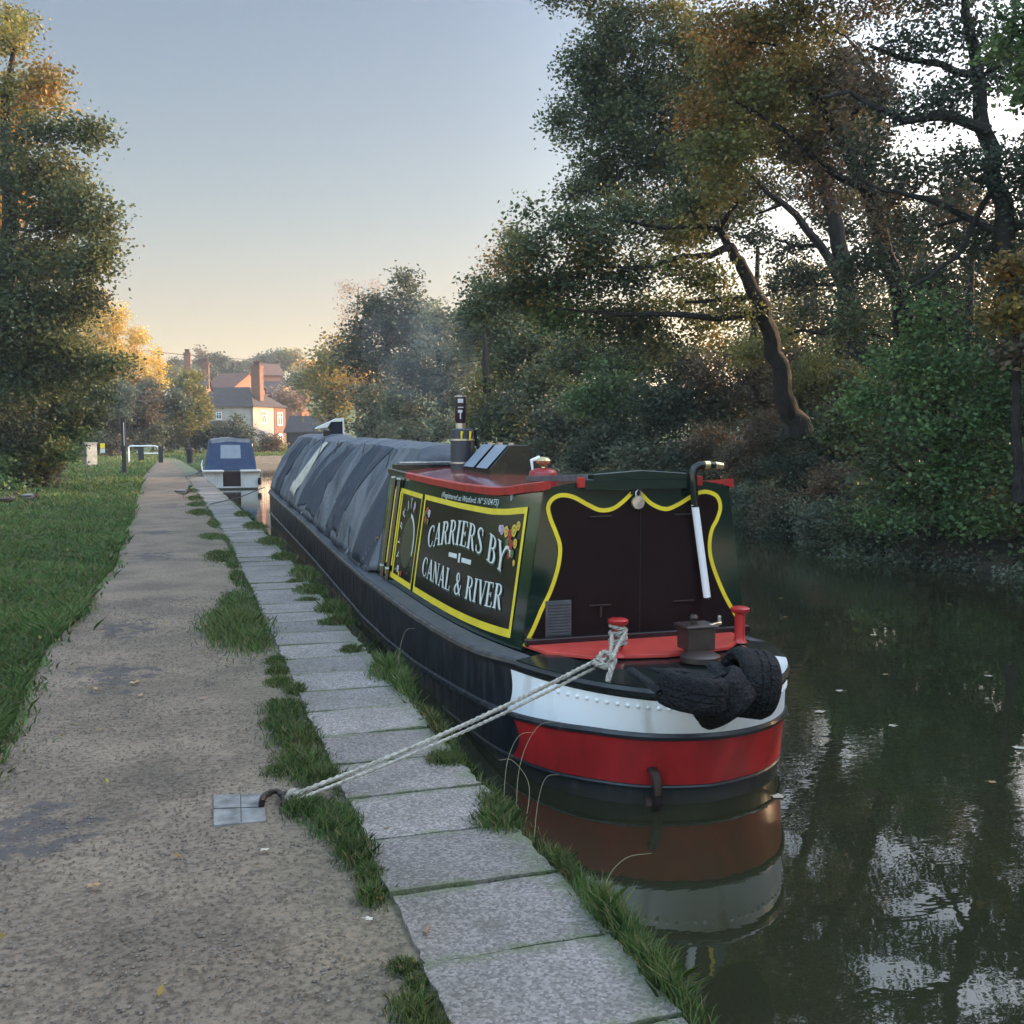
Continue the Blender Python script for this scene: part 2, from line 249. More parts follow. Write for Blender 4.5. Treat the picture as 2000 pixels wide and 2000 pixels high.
def lawn_mat():
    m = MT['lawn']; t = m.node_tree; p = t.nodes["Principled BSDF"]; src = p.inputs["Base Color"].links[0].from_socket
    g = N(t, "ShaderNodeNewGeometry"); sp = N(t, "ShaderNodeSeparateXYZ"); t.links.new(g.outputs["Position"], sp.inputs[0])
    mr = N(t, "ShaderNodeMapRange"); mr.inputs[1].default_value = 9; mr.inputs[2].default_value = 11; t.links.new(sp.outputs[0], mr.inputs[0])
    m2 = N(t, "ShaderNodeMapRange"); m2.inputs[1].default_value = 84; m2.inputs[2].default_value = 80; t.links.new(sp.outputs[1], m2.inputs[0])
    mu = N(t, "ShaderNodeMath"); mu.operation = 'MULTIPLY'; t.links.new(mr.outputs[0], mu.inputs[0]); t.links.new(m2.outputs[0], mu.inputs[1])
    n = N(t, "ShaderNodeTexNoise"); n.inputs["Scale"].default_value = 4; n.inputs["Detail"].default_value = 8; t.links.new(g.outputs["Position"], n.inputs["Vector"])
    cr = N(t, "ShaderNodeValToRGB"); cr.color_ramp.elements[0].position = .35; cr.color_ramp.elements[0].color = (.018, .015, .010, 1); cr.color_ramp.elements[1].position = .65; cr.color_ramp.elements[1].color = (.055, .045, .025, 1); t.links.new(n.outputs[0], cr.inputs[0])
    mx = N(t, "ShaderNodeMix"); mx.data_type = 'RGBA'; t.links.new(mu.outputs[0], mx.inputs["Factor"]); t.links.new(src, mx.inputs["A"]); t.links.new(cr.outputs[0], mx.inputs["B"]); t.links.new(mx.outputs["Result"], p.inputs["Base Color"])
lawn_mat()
def water_mat():
    m = bpy.data.materials.new('dark canal water'); m.use_nodes = True; t = m.node_tree; p = t.nodes["Principled BSDF"]
    p.inputs["Base Color"].default_value = (.014, .016, .009, 1); p.inputs["Roughness"].default_value = .015; p.inputs["IOR"].default_value = 1.6
    g = N(t, "ShaderNodeNewGeometry"); mp = N(t, "ShaderNodeMapping"); mp.inputs["Rotation"].default_value = (0, 0, .3); mp.inputs["Scale"].default_value = (1, 1.7, 1)
    t.links.new(g.outputs["Position"], mp.inputs[0])
    n = N(t, "ShaderNodeTexNoise"); n.inputs["Scale"].default_value = 5.5; n.inputs["Detail"].default_value = 2; t.links.new(mp.outputs[0], n.inputs["Vector"])
    n2 = N(t, "ShaderNodeTexNoise"); n2.inputs["Scale"].default_value = .35; n2.inputs["Detail"].default_value = 2; t.links.new(g.outputs["Position"], n2.inputs["Vector"])
    mr = N(t, "ShaderNodeMapRange"); mr.inputs[1].default_value = .35; mr.inputs[2].default_value = .65; mr.inputs[3].default_value = .25; mr.inputs[4].default_value = 1
    t.links.new(n2.outputs[0], mr.inputs[0])
    ml = N(t, "ShaderNodeMath"); ml.operation = 'MULTIPLY'; t.links.new(n.outputs[0], ml.inputs[0]); t.links.new(mr.outputs[0], ml.inputs[1])
    b = N(t, "ShaderNodeBump"); b.inputs["Strength"].default_value = .10; b.inputs["Distance"].default_value = .02
    t.links.new(ml.outputs[0], b.inputs["Height"]); t.links.new(b.outputs[0], p.inputs["Normal"])
    # silt and scum give a slightly lighter murk
    cr = N(t, "ShaderNodeValToRGB"); cr.color_ramp.elements[0].color = (.017, .019, .009, 1); cr.color_ramp.elements[1].color = (.030, .031, .017, 1)
    t.links.new(n2.outputs[0], cr.inputs[0]); t.links.new(cr.outputs[0], p.inputs["Base Color"])
    return m
MT['water'] = water_mat()

# ------------------------------------------------------------------ object helpers
def tag(o, label=None, cat=None, group=None, kind=None):
    if label: o['label'] = label
    if cat: o['category'] = cat
    if group: o['group'] = group
    if kind: o['kind'] = kind
    return o
def thing(name, label, cat, loc=(0, 0, 0), rz=0, group=None):
    o = bpy.data.objects.new(name, None); C.objects.link(o); o.empty_display_size = .2
    o.location = loc; o.rotation_euler = (0, 0, rz)
    return tag(o, label, cat, group)
class MB:
    def __init__(s): s.v = []; s.f = []; s.c = []; s.col = None
    def _add(s, vs, fs):
        b = len(s.v); s.v += [tuple(map(float, v)) for v in vs]; s.f += [tuple(b+i for i in f) for f in fs]
        if s.col is not None: s.c += [s.col]*len(vs)
        return s
    def box(s, c, d, rz=0, M=None):
        vs = [(x*d[0]/2, y*d[1]/2, z*d[2]/2) for x in (-1, 1) for y in (-1, 1) for z in (-1, 1)]
        if rz: vs = [(x*math.cos(rz)-y*math.sin(rz), x*math.sin(rz)+y*math.cos(rz), z) for x, y, z in vs]
        if M is not None: vs = [tuple(M @ Vector(v)) for v in vs]
        return s._add([(v[0]+c[0], v[1]+c[1], v[2]+c[2]) for v in vs], [(0, 1, 3, 2), (4, 6, 7, 5), (0, 4, 5, 1), (2, 3, 7, 6), (0, 2, 6, 4), (1, 5, 7, 3)])
    def tube(s, pts, r, n=8, cap=True, sq=None):
        P_ = [Vector(p) for p in pts]; rr = r if hasattr(r, '__len__') else [r]*len(P_)
        vs = []; ref = None
        for i, p in enumerate(P_):
            t = (P_[min(i+1, len(P_)-1)]-P_[max(i-1, 0)])
            if t.length < 1e-9: t = Vector((0, 0, 1))
            t.normalize()
            if ref is None: ref = Vector((0, 0, 1)) if abs(t.z) < .9 else Vector((1, 0, 0))
            a = t.cross(ref).normalized(); b = a.cross(t); ref = b
            for k in range(n):
                q = 2*math.pi*k/n; vs.append(p+(a*math.cos(q)+b*math.sin(q)*(sq or 1))*rr[i])
        fs = [(i*n+k, i*n+(k+1) % n, (i+1)*n+(k+1) % n, (i+1)*n+k) for i in range(len(P_)-1) for k in range(n)]
        if cap: fs += [tuple(range(n-1, -1, -1)), tuple((len(P_)-1)*n+k for k in range(n))]
        return s._add(vs, fs)
    def lathe(s, prof, c=(0, 0, 0), n=24, M=None, rad=None):
        vs = []
        for (r, z) in prof:
            for k in range(n):
                q = 2*math.pi*k/n; rr = r*(rad(k, r) if rad else 1)
                v = Vector((rr*math.cos(q), rr*math.sin(q), z))
                if M is not None: v = M @ v
                vs.append(v+Vector(c))
        fs = [(i*n+k, i*n+(k+1) % n, (i+1)*n+(k+1) % n, (i+1)*n+k) for i in range(len(prof)-1) for k in range(n)]
        return s._add(vs, fs)
    def grid(s, rows):
        n = len(rows[0]); vs = [p for r in rows for p in r]
        return s._add(vs, [(i*n+k, i*n+k+1, (i+1)*n+k+1, (i+1)*n+k) for i in range(len(rows)-1) for k in range(n-1)])
    def poly(s, pts): return s._add(pts, [tuple(range(len(pts)))])
    def prism(s, pts, dv):
        n = len(pts); b = [tuple(p[i]+dv[i] for i in range(3)) for p in pts]
        return s._add(list(pts)+b, [tuple(range(n)), tuple(range(2*n-1, n-1, -1))]+[(i, (i+1) % n, n+(i+1) % n, n+i) for i in range(n)])
    def build(s, name, m, parent=None, org=(0, 0, 0), smooth=False, bevel=0):
        me = bpy.data.meshes.new(name)
        me.from_pydata([(v[0]-org[0], v[1]-org[1], v[2]-org[2]) for v in s.v], [], s.f)
        import bmesh
        bm = bmesh.new(); bm.from_mesh(me); bmesh.ops.recalc_face_normals(bm, faces=bm.faces); bm.to_mesh(me); bm.free()
        if s.c:
            a = me.color_attributes.new("col", 'FLOAT_COLOR', 'POINT')
            a.data.foreach_set("color", np.array([(*c, 1) for c in s.c], dtype=np.float32).ravel())
        me.materials.append(MT[m] if isinstance(m, str) else m)
        if smooth:
            me.polygons.foreach_set("use_smooth", [True]*len(me.polygons))
            try: me.set_sharp_from_angle(angle=R(40))
            except Exception: pass
        o = bpy.data.objects.new(name, me); C.objects.link(o)
        if parent: o.parent = parent
        if bevel:
            md = o.modifiers.new("b", 'BEVEL'); md.width = bevel; md.segments = 2; md.limit_method = 'ANGLE'
        return o
def npmesh(name, verts, nper, cols, m, parent=None, org=(0, 0, 0)):
    """verts (N*nper,3): N separate faces of nper corners; cols (N,3)"""
    verts = (np.asarray(verts, dtype=np.float32)-np.array(org, dtype=np.float32)); n = len(verts)//nper
    me = bpy.data.meshes.new(name); me.vertices.add(len(verts)); me.vertices.foreach_set("co", verts.ravel())
    me.loops.add(len(verts)); me.loops.foreach_set("vertex_index", np.arange(len(verts), dtype=np.int32))
    me.polygons.add(n); me.polygons.foreach_set("loop_start", np.arange(0, len(verts), nper, dtype=np.int32))
    me.polygons.foreach_set("loop_total", np.full(n, nper, dtype=np.int32))
    me.update(calc_edges=True)
    a = me.color_attributes.new("col", 'FLOAT_COLOR', 'POINT')
    c = np.ones((len(verts), 4), dtype=np.float32); c[:, :3] = np.repeat(cols, nper, axis=0); a.data.foreach_set("color", c.ravel())
    me.materials.append(MT[m]); o = bpy.data.objects.new(name, me); C.objects.link(o)
    if parent: o.parent = parent
    return o
def unit(a): return a/np.maximum(np.linalg.norm(a, axis=-1, keepdims=True), 1e-9)
def leafquads(c, size, flat=.5):
    n = len(c); a = unit(rng.normal(size=(n, 3))*np.array([1, 1, .6])); nn = unit(rng.normal(size=(n, 3))+np.array([0, 0, flat]))
    b = unit(np.cross(a, nn)); l = (size*rng.uniform(.7, 1.3, n))[:, None]; wd = l*rng.uniform(.5, .7, n)[:, None]
    v = np.stack([c-a*l*.5, c+b*wd*.5+a*l*.08, c+a*l*.5, c-b*wd*.5+a*l*.08], axis=1)
    return v.reshape(-1, 3)
PAL = {  # leaf colour families (albedo): list of (colour, weight)
 'green': [((.044, .060, .028), 5), ((.032, .046, .025), 4), ((.082, .090, .032), 2)],
 'dark': [((.032, .044, .028), 5), ((.046, .056, .032), 3), ((.026, .032, .024), 2)],
 'ivy': [((.050, .090, .032), 5), ((.085, .13, .045), 3), ((.036, .060, .027), 3)],
 'olive': [((.10, .105, .03), 4), ((.07, .08, .028), 4), ((.15, .12, .03), 2)],
 'orange': [((.15, .085, .020), 5), ((.10, .075, .02), 5), ((.22, .13, .02), 2), ((.06, .065, .02), 5)],
 'gold': [((.42, .24, .03), 4), ((.30, .17, .03), 3), ((.12, .11, .03), 3)],
 'birch': [((.33, .25, .045), 5), ((.25, .18, .04), 4), ((.38, .30, .06), 2)],
 'brown': [((.075, .055, .032), 4), ((.055, .050, .032), 5), ((.13, .085, .04), 1)],
 'grey': [((.07, .085, .055), 4), ((.05, .065, .045), 4), ((.10, .11, .07), 2)],
 'pink': [((.20, .14, .09), 4), ((.15, .10, .07), 3)],
}
def palcol(name, n):
    p = PAL[name]; wts = np.array([q[1] for q in p], float); wts /= wts.sum()
    c = 1.8*np.array([q[0] for q in p])[rng.choice(len(p), n, p=wts)]
    return c*rng.uniform(.75, 1.25, (n, 1))
def bend(a, b, k=4, amp=.08, sag=0):
    a = np.array(a, float); b = np.array(b, float); L = np.linalg.norm(b-a); o = []
    off = rng.normal(size=3)*L*amp
    for i in range(k+1):
        t = i/k; o.append(a+(b-a)*t+off*math.sin(math.pi*t)+np.array([0, 0, sag*L*math.sin(math.pi*t)])+(rng.normal(size=3)*L*amp*.25 if 0 < i < k else 0))
    return o
PERK = 3.2; LEAFK = 1.02; NLEAF = 0
def make_tree(name, label, trunk, blobs, leaf=.1, clump=.45, per=40, dens=1., cat='tree', spread=.5, trs=1., group=None, bark='bark', twigs=True, base=None, limbs=()):
    """trunk: list of (point, radius); blobs: (centre, (rx,ry,rz), palette, density)"""
    base = np.array(base if base is not None else trunk[0][0], float)
    root = thing(name, label, cat, tuple(base), group=group)
    tb = MB(); nodes = []; nrad = []
    if trunk:
        pts = []; rad = []
        for i in range(len(trunk)-1):
            a, ra = trunk[i]; b, rb = trunk[i+1]
            for k in range(4):
                t = k/4; pts.append(np.array(a)*(1-t)+np.array(b)*t+(rng.normal(size=3)*ra*.12 if i+k else 0)); rad.append((ra*(1-t)+rb*t)*(1.35 if i+k == 0 else 1))
        pts.append(np.array(trunk[-1][0])); rad.append(trunk[-1][1])
        rad = [r_*trs for r_ in rad]; tb.tube(pts, rad, 9); nodes += pts; nrad += rad
    for lm in limbs:
        pts = []; rad = []
        for i in range(len(lm)-1):
            (a, ra), (b, rb) = lm[i], lm[i+1]
            for k in range(3):
                t = k/3; pts.append(np.array(a)*(1-t)+np.array(b)*t+rng.normal(size=3)*ra*.25); rad.append(ra*(1-t)+rb*t)
        pts.append(np.array(lm[-1][0])); rad.append(lm[-1][1]); rad = [r_*trs for r_ in rad]; tb.tube(pts, rad, 7); nodes += pts; nrad += rad
    LC = []; LCOL = []
    for (c, r, pal, dn) in blobs:
        c = np.array(c, float); r = np.array(r, float)*np.ones(3)
        if nodes:
            nd = np.array(nodes); d = np.linalg.norm(nd-c, axis=1)+np.maximum(0, nd[:, 2]-c[2])*1.5
            j = int(np.argmin(d)); rr = min(nrad[j]*.6, .05+.03*float(r.mean()))
            lb = bend(nodes[j], c, 5, .09); rd = list(np.linspace(rr, max(.012, rr*.35), len(lb))); tb.tube(lb, rd, 6); nodes += lb; nrad += rd
            loc_nodes = lb[2:]; loc_r = rd[2:]
        else: loc_nodes = [c-np.array([0, 0, r[2]])]; loc_r = [.02]
        vol = r[0]*r[1]*r[2]*4.19; n = max(6, int(dens*dn*vol/(clump**3)*.33))
        q = unit(rng.normal(size=(n, 3)))*(rng.uniform(0, 1, (n, 1))**.42)
        wob = 1+.22*np.sin(q[:, :1]*5+c[0]*3)*np.cos(q[:, 1:2]*4+c[1]*2)+.16*np.sin(q[:, 2:3]*6+c[2])
        cc = c+q*r*wob
        order = np.argsort(np.linalg.norm(cc-c, axis=1)); cc = cc[order]
        ln = list(loc_nodes); lr = list(loc_r)
        if twigs:
            for p in cc:
                nd = np.array(ln); j = int(np.argmin(np.linalg.norm(nd-p, axis=1)))
                r0 = max(.006, lr[j]*.62); tw = bend(ln[j], p, 2, .12); tb.tube(tw, [r0, r0*.8, r0*.5], 4, cap=False)
                ln.append(p); lr.append(r0*.8)
                if len(ln) < 400: ln.append(tw[1]); lr.append(r0*.8)
        k = rng.poisson(per*PERK, len(cc)); idx = np.repeat(np.arange(len(cc)), k)
        off = rng.normal(size=(len(idx), 3))*np.array([1, 1, .7])*clump*spread
        LC.append(cc[idx]+off); base_c = palcol(pal, len(cc))
        col = palcol(pal, len(idx))*.55+base_c[idx]*.45; LCOL.append(col)
    global NLEAF; NLEAF += sum(len(q) for q in LC)
    LC = np.concatenate(LC); LCOL = np.concatenate(LCOL)
    if trunk or twigs: tb.build('trunk', bark, root, tuple(base), smooth=True)
    npmesh('crown', leafquads(LC, leaf*LEAFK), 4, LCOL, 'leaf', root, tuple(base))
    return root
def B(px, py, D, rpx, rpy, pal='green', dn=1., rd=None):     # crown lobe: place, size in metres from its apparent size
    c = at(px, py, D); k = D/2000
    return (c, (rpx*k, (rd if rd is not None else (rpx+rpy)/2*k*.9), rpy*k), pal, dn)
def T(px, py, D, r): return (tuple(at(px, py, D)), r)
def cr_spline(pts, n=6):
    P_ = [np.array(p, float) for p in pts]; P_ = [2*P_[0]-P_[1]]+P_+[2*P_[-1]-P_[-2]]; o = []
    for i in range(1, len(P_)-2):
        for k in range(n):
            t = k/n; a, b, c, d = P_[i-1:i+3]; o.append(.5*((2*b)+(-a+c)*t+(2*a-5*b+4*c-d)*t*t+(-a+3*b-3*c+d)*t**3))
    o.append(P_[-2]); return o
# ================================================================== SETTING
cLy = [-6, 17, 19, 25, 36, 52, 60, 75]; cLx = [.70, .70, .66, .56, .34, -.02, -.35, -.9]
cRx = [1.36, 1.36, 1.34, 1.24, 1.02, .66, .33, -.2]
cL = lambda y: float(np.interp(y, cLy, cLx)); cR = lambda y: float(np.interp(y, cLy, cRx))
pLy = [-6, 7, 9, 10.5, 12.5, 14.5, 17, 20, 23, 25.7, 36, 47, 58, 75, 110]; pLx = [-1.1, -1.03, -1.08, -.95, -.97, -.86, -.93, -1.0, -.98, -1.12, -1.3, -1.58, -1.55, -1.6, -3.5]
pL = lambda y: float(np.interp(y, pLy, pLx))+.04*math.sin(y*3.1)+.03*math.sin(y*7.7)
RBy = [-60, 10, 14, 17, 19.6, 22, 35, 53, 87, 100]; RBx = [12.9, 12.7, 12.1, 11.6, 12.3, 12.7, 15.5, 20, 26, 28]
def fbm(x, y, s): return mnoise.noise(Vector((x*s, y*s, 3.3)))
def ss(a, b, x):
    t = min(1, max(0, (x-a)/(b-a))); return t*t*(3-2*t)
def ground_h(x, y):
    eL = cR(min(y, 75))-.22; eR = float(np.interp(y, RBy, RBx)); farY = 83+.5*max(0, x-5)*.9
    hill = 12*ss(125, 235, y)*(.8+.2*math.sin(x*.03))+6*ss(235, 500, y)
    side = 3.2*ss(3, 26, x-eR)*(1-ss(60, 110, y)) if x > eR else 0
    lft = .5*ss(8, 18, -x)
    if y > farY: dry = ss(0, 1.0, y-farY)
    elif x < eL: dry = 1
    elif x > eR: dry = ss(0, .9, x-eR)
    else: dry = 0
    if x < eL+.05 and y < farY: return -.03+lft*(x < -3)+hill+.02*fbm(x, y, .7)*(x < -1.2)
    return -1.3+1.32*dry+(side+hill)*dry+.12*fbm(x, y, .4)*dry
xs = sorted(set([-600, -300, -150, -80, -50, -35, -25, -18, -14, -11, -9, -7, -6]+list(np.round(np.arange(-5, 3, .25), 3))+list(np.arange(3, 32, .75))+[36, 42, 50, 60, 80, 110, 150, 220, 320, 600]))
ys = sorted(set([-60, -40, -25, -15, -8]+list(np.arange(-5, 40, .75))+list(np.arange(40, 112, 1.5))+list(range(112, 260, 8))+[280, 320, 400, 520, 800, 1200]))
g = MB(); g.grid([[(x, y, ground_h(x, y)) for x in xs] for y in ys])
tag(g.build('ground', 'lawn', smooth=True), kind='structure')
wv = MB(); wv.grid([[(x, y, WZ) for x in (-3, 0, 5, 10, 20, 40, 60)] for y in (-60, -20, 0, 20, 50, 80, 120, 140)])
tag(wv.build('water', 'water'), kind='structure')
pm = MB(); rows = []
yy = list(np.arange(-5, 30, .12))+list(np.arange(30, 76, .4))
for y in yy:
    a, b = pL(y), cL(y)+.1
    rows.append([(a+(b-a)*k/14, y, -.012+.012*fbm(a+(b-a)*k/14, y, 1.5)+.006*fbm(a+(b-a)*k/14, y, 6)-(.02 if k in (0,) else 0)) for k in range(15)])
pm.grid(rows); tag(pm.build('towpath', 'path', smooth=True), kind='structure')
# canal wall under the coping
wl = MB(); wy = list(np.arange(-5, 76, 1.))
f_ = [(cR(y)-.03, y) for y in wy]; bk = [(cR(y)-.5, y) for y in wy]
wl.grid([[(a[0], a[1], -.075), (a[0]+.02*math.sin(a[1]*2), a[1], -.5), (a[0], a[1], -1.3)] for a in f_])
wl.grid([[(b[0], b[1], -.075), (a[0], a[1], -.075)] for a, b in zip(f_, bk)])
tag(wl.build('canal_wall', 'wallc'), 'low dark mossy wall dropping from the stone edging into the canal', 'wall', kind='thing')
# coping slabs, one thing each
def slab_mesh(sd):
    rr = random.Random(sd); b = MB(); L, Wd, Tn = .505, .66, .075
    top = []; n = 13
    out = []
    for k in range(n): out.append((-Wd/2+Wd*k/(n-1), -L/2+rr.uniform(-.004, .006)))
    for k in range(1, n): out.append((Wd/2+rr.uniform(-.016, .004), -L/2+L*k/(n-1)))
    for k in range(1, n): out.append((Wd/2-Wd*k/(n-1), L/2+rr.uniform(-.006, .004)))
    for k in range(1, n-1): out.append((-Wd/2+rr.uniform(-.008, .006), L/2-L*k/(n-1)))
    b.prism([(x, y, 0) for x, y in out], (0, 0, -Tn))
    me = b.build('coping_stone', 'slab'); return me
protos = [slab_mesh(i) for i in range(6)]
sp = .523; y0 = 4.16-sp*5.5; first = True; k = 0; usedp = set()
while True:
    y = y0+sp*k
    if y > 44: break
    j = k % 6; s_ = protos[j] if j not in usedp else protos[j].copy()
    if j in usedp: C.objects.link(s_)
    usedp.add(j)
    x = (cL(y)+cR(y))/2; dx = (cR(y+1)-cR(y-1))/2
    rr = random.Random(k+50)
    s_.location = (x+rr.uniform(-.008, .008), y, .004+rr.uniform(-.004, .004)); s_.rotation_euler = (rr.uniform(-.012, .012), rr.uniform(-.014, .014), -math.atan(dx)+rr.uniform(-.014, .014))
    s_.scale = ((cR(y)-cL(y))/.66, 1, 1)
    lab = 'speckled grey concrete coping slab further along the row beside the canal'
    if k < 5: lab = 'large speckled coping slab cut off by the bottom edge of the photo'
    tag(s_, lab, 'paving slab', 'coping slabs along the canal edge', 'thing'); k += 1
SLABS = [o for o in C.objects if o.name.startswith('coping_stone')]
def slab_at(y): return min(SLABS, key=lambda o: abs(o.location.y-y))
slab_at(3.35)['label'] = 'speckled coping slab carrying a twig and a faint footprint'
slab_at(3.9)['label'] = 'clean speckled coping slab next beyond the one with the twig'
slab_at(4.4)['label'] = 'speckled coping slab with a grass tuft on its canal corner'
slab_at(4.95)['label'] = 'speckled coping slab level with the iron mooring ring'
cs = MB(); ys_ = list(np.arange(44.25, 75, 1.))
cs.grid([[(cL(y), y, .0), (cR(y), y, .0), (cR(y), y, -.08)] for y in ys_])
tag(cs.build('far_coping', 'slab'), kind='structure')
# pebbles on the path
n = 22000; py_ = 2.3+(rng.uniform(0, 1, n)**1.9)*9; px_ = np.array([rng.uniform(pL(y), cL(y)-.02) for y in py_])
s0 = rng.uniform(.0022, .0062, n)*(1+.06*py_); octv = np.array([(1, 0, 0), (0, 1, 0), (-1, 0, 0), (0, -1, 0), (0, 0, 1)], float)
ang = rng.uniform(0, 6.28, n); V = np.zeros((n, 5, 3))
for i in range(5):
    vx = octv[i, 0]*rng.uniform(.7, 1.4, n); vy = octv[i, 1]*rng.uniform(.6, 1.1, n)
    V[:, i, 0] = px_+s0*(vx*np.cos(ang)-vy*np.sin(ang)); V[:, i, 1] = py_+s0*(vx*np.sin(ang)+vy*np.cos(ang)); V[:, i, 2] = -.006+(s0*.7 if i == 4 else 0)
tri = np.stack([V[:, a] for a in (0, 1, 4, 1, 2, 4, 2, 3, 4, 3, 0, 4)], axis=1).reshape(-1, 3)
pc = np.array([(.16, .135, .11), (.09, .078, .068), (.20, .175, .15), (.12, .088, .068)])[rng.integers(0, 4, n)]*rng.uniform(.7, 1.1, (n, 1))
mg = bpy.data.materials.new('loose grit'); mg.use_nodes = True; t_ = mg.node_tree; a_ = N(t_, "ShaderNodeAttribute"); a_.attribute_name = 'col'
nz = N(t_, "ShaderNodeTexNoise"); nz.inputs["Scale"].default_value = 200; mz = N(t_, "ShaderNodeMix"); mz.data_type = 'RGBA'; mz.blend_type = 'MULTIPLY'; mz.inputs["Factor"].default_value = .3
t_.links.new(a_.outputs["Color"], mz.inputs["A"]); t_.links.new(nz.outputs["Color"], mz.inputs["B"]); t_.links.new(mz.outputs["Result"], t_.nodes["Principled BSDF"].inputs["Base Color"]); t_.nodes["Principled BSDF"].inputs["Roughness"].default_value = .9
MT['grit'] = mg
tag(npmesh('path_gravel', tri, 3, np.repeat(pc, 4, axis=0), 'grit'), kind='stuff')

# ---- grass
def blades(x, y, z, h, wd, lean, cols):
    n = len(x); a = rng.uniform(0, 6.283, n); l = rng.uniform(.1, 1, n)*lean*h
    b0 = np.stack([x, y, z-.01], 1); d = np.stack([np.cos(a), np.sin(a), np.zeros(n)], 1); s = np.stack([-np.sin(a), np.cos(a), np.zeros(n)], 1)
    th = rng.uniform(0, 6.283, n); s = np.stack([np.cos(th), np.sin(th), np.zeros(n)], 1)
    mid = b0+d*(l*.35)[:, None]+np.array([0, 0, 1])*(h*.6)[:, None]; tip = b0+d*l[:, None]+np.array([0, 0, 1])*h[:, None]
    w2 = (wd/2)[:, None]
    return np.stack([b0-s*w2, b0+s*w2, mid+s*w2*.8, tip, mid-s*w2*.8], 1).reshape(-1, 3), cols
GC = np.array([(.08, .15, .035), (.06, .115, .03), (.105, .17, .042), (.16, .155, .07), (.05, .09, .027)])
def gcol(n, k=1.): return GC[rng.integers(0, 5, n)]*rng.uniform(.75, 1.2, (n, 1))*k
n = 300000
u = rng.uniform(0, 1, n); y = 5.2/(1-u*(1-5.2/95)); pl_ = np.interp(y, pLy, pLx)
wdt = np.minimum(.75+(y-5.2)*.28, 16); x = pl_+.10*rng.normal(size=n)*(rng.uniform(size=n) < .12)-.01-rng.uniform(0, 1, n)*wdt
patch = np.sin(x*2.1+y*.9)+np.sin(x*.8-y*1.7+1)+.8*np.sin(x*5+y*3.3)
h = (.045+.018*patch.clip(-1.2, 2)+.015*rng.normal(size=n)).clip(.015, .12)*(1+.02*y); edge = (pl_-x) < .18; h = np.where(edge, h*1.35, h)
col = gcol(n)*(1+.14*patch[:, None].clip(-1.6, 1.6))
hz = np.array([ground_h(a, b) for a, b in zip(x[:1], y[:1])])[0]
gz = np.full(n, -.03)+np.where(x < -3, .5*(lambda t: t*t*(3-2*t))(np.clip((-x-8)/10, 0, 1)), 0)
gv, gc = blades(x, y, gz, h, .006+.0012*y, 1.2, col)
tag(npmesh('lawn_grass', gv, 5, gc, 'grass'), kind='stuff')
n = 26000; u = rng.uniform(0, 1, n); y = 83.5+u**1.4*30; x = rng.uniform(-3, 30, n); keep = y > 83+.45*np.maximum(0, x-5)+.6; x, y = x[keep], y[keep]; n = len(x)
gz = np.array([ground_h(a, b) for a, b in zip(x, y)])
v_, c_ = blades(x, y, gz, rng.uniform(.06, .22, n), np.full(n, .09), 1.2, gcol(n, 1.25)); tag(npmesh('bank_grass', v_, 5, c_, 'grass'), kind='stuff')
n = 60000; y = 2+rng.uniform(0, 1, n)**1.3*60; x = np.interp(y, RBy, RBx)-.15+rng.uniform(0, 1, n)**2*6; gz = np.array([ground_h(a, b) for a, b in zip(x, y)]); keep = gz > WZ-.05; x, y, gz = x[keep], y[keep], gz[keep]; n = len(x)
hgt = rng.uniform(0, 1, n)**2*.35; lc_ = np.stack([x, y, gz+hgt], 1); tag(npmesh('bank_ground_cover', leafquads(lc_, .10), 4, np.concatenate([palcol('ivy', n//3), palcol('brown', n//3), palcol('grey', n-2*(n//3))])[rng.permutation(n)], 'leaf'), kind='stuff')
n = 170; y = 3+rng.uniform(0, 1, n)**1.4*30; x = np.where(rng.uniform(size=n) < .6, np.interp(y, pLy, pLx)-abs(rng.normal(size=n))*.9+.12, rng.uniform(-1, 1.3, n)); fl_ = leafquads(np.stack([x, y, np.where(x < np.interp(y, pLy, pLx), .04, .008)], 1), .035, 6)
tag(npmesh('leaf_litter', fl_, 4, palcol('birch', n)*.45, 'leaf'), kind='stuff')
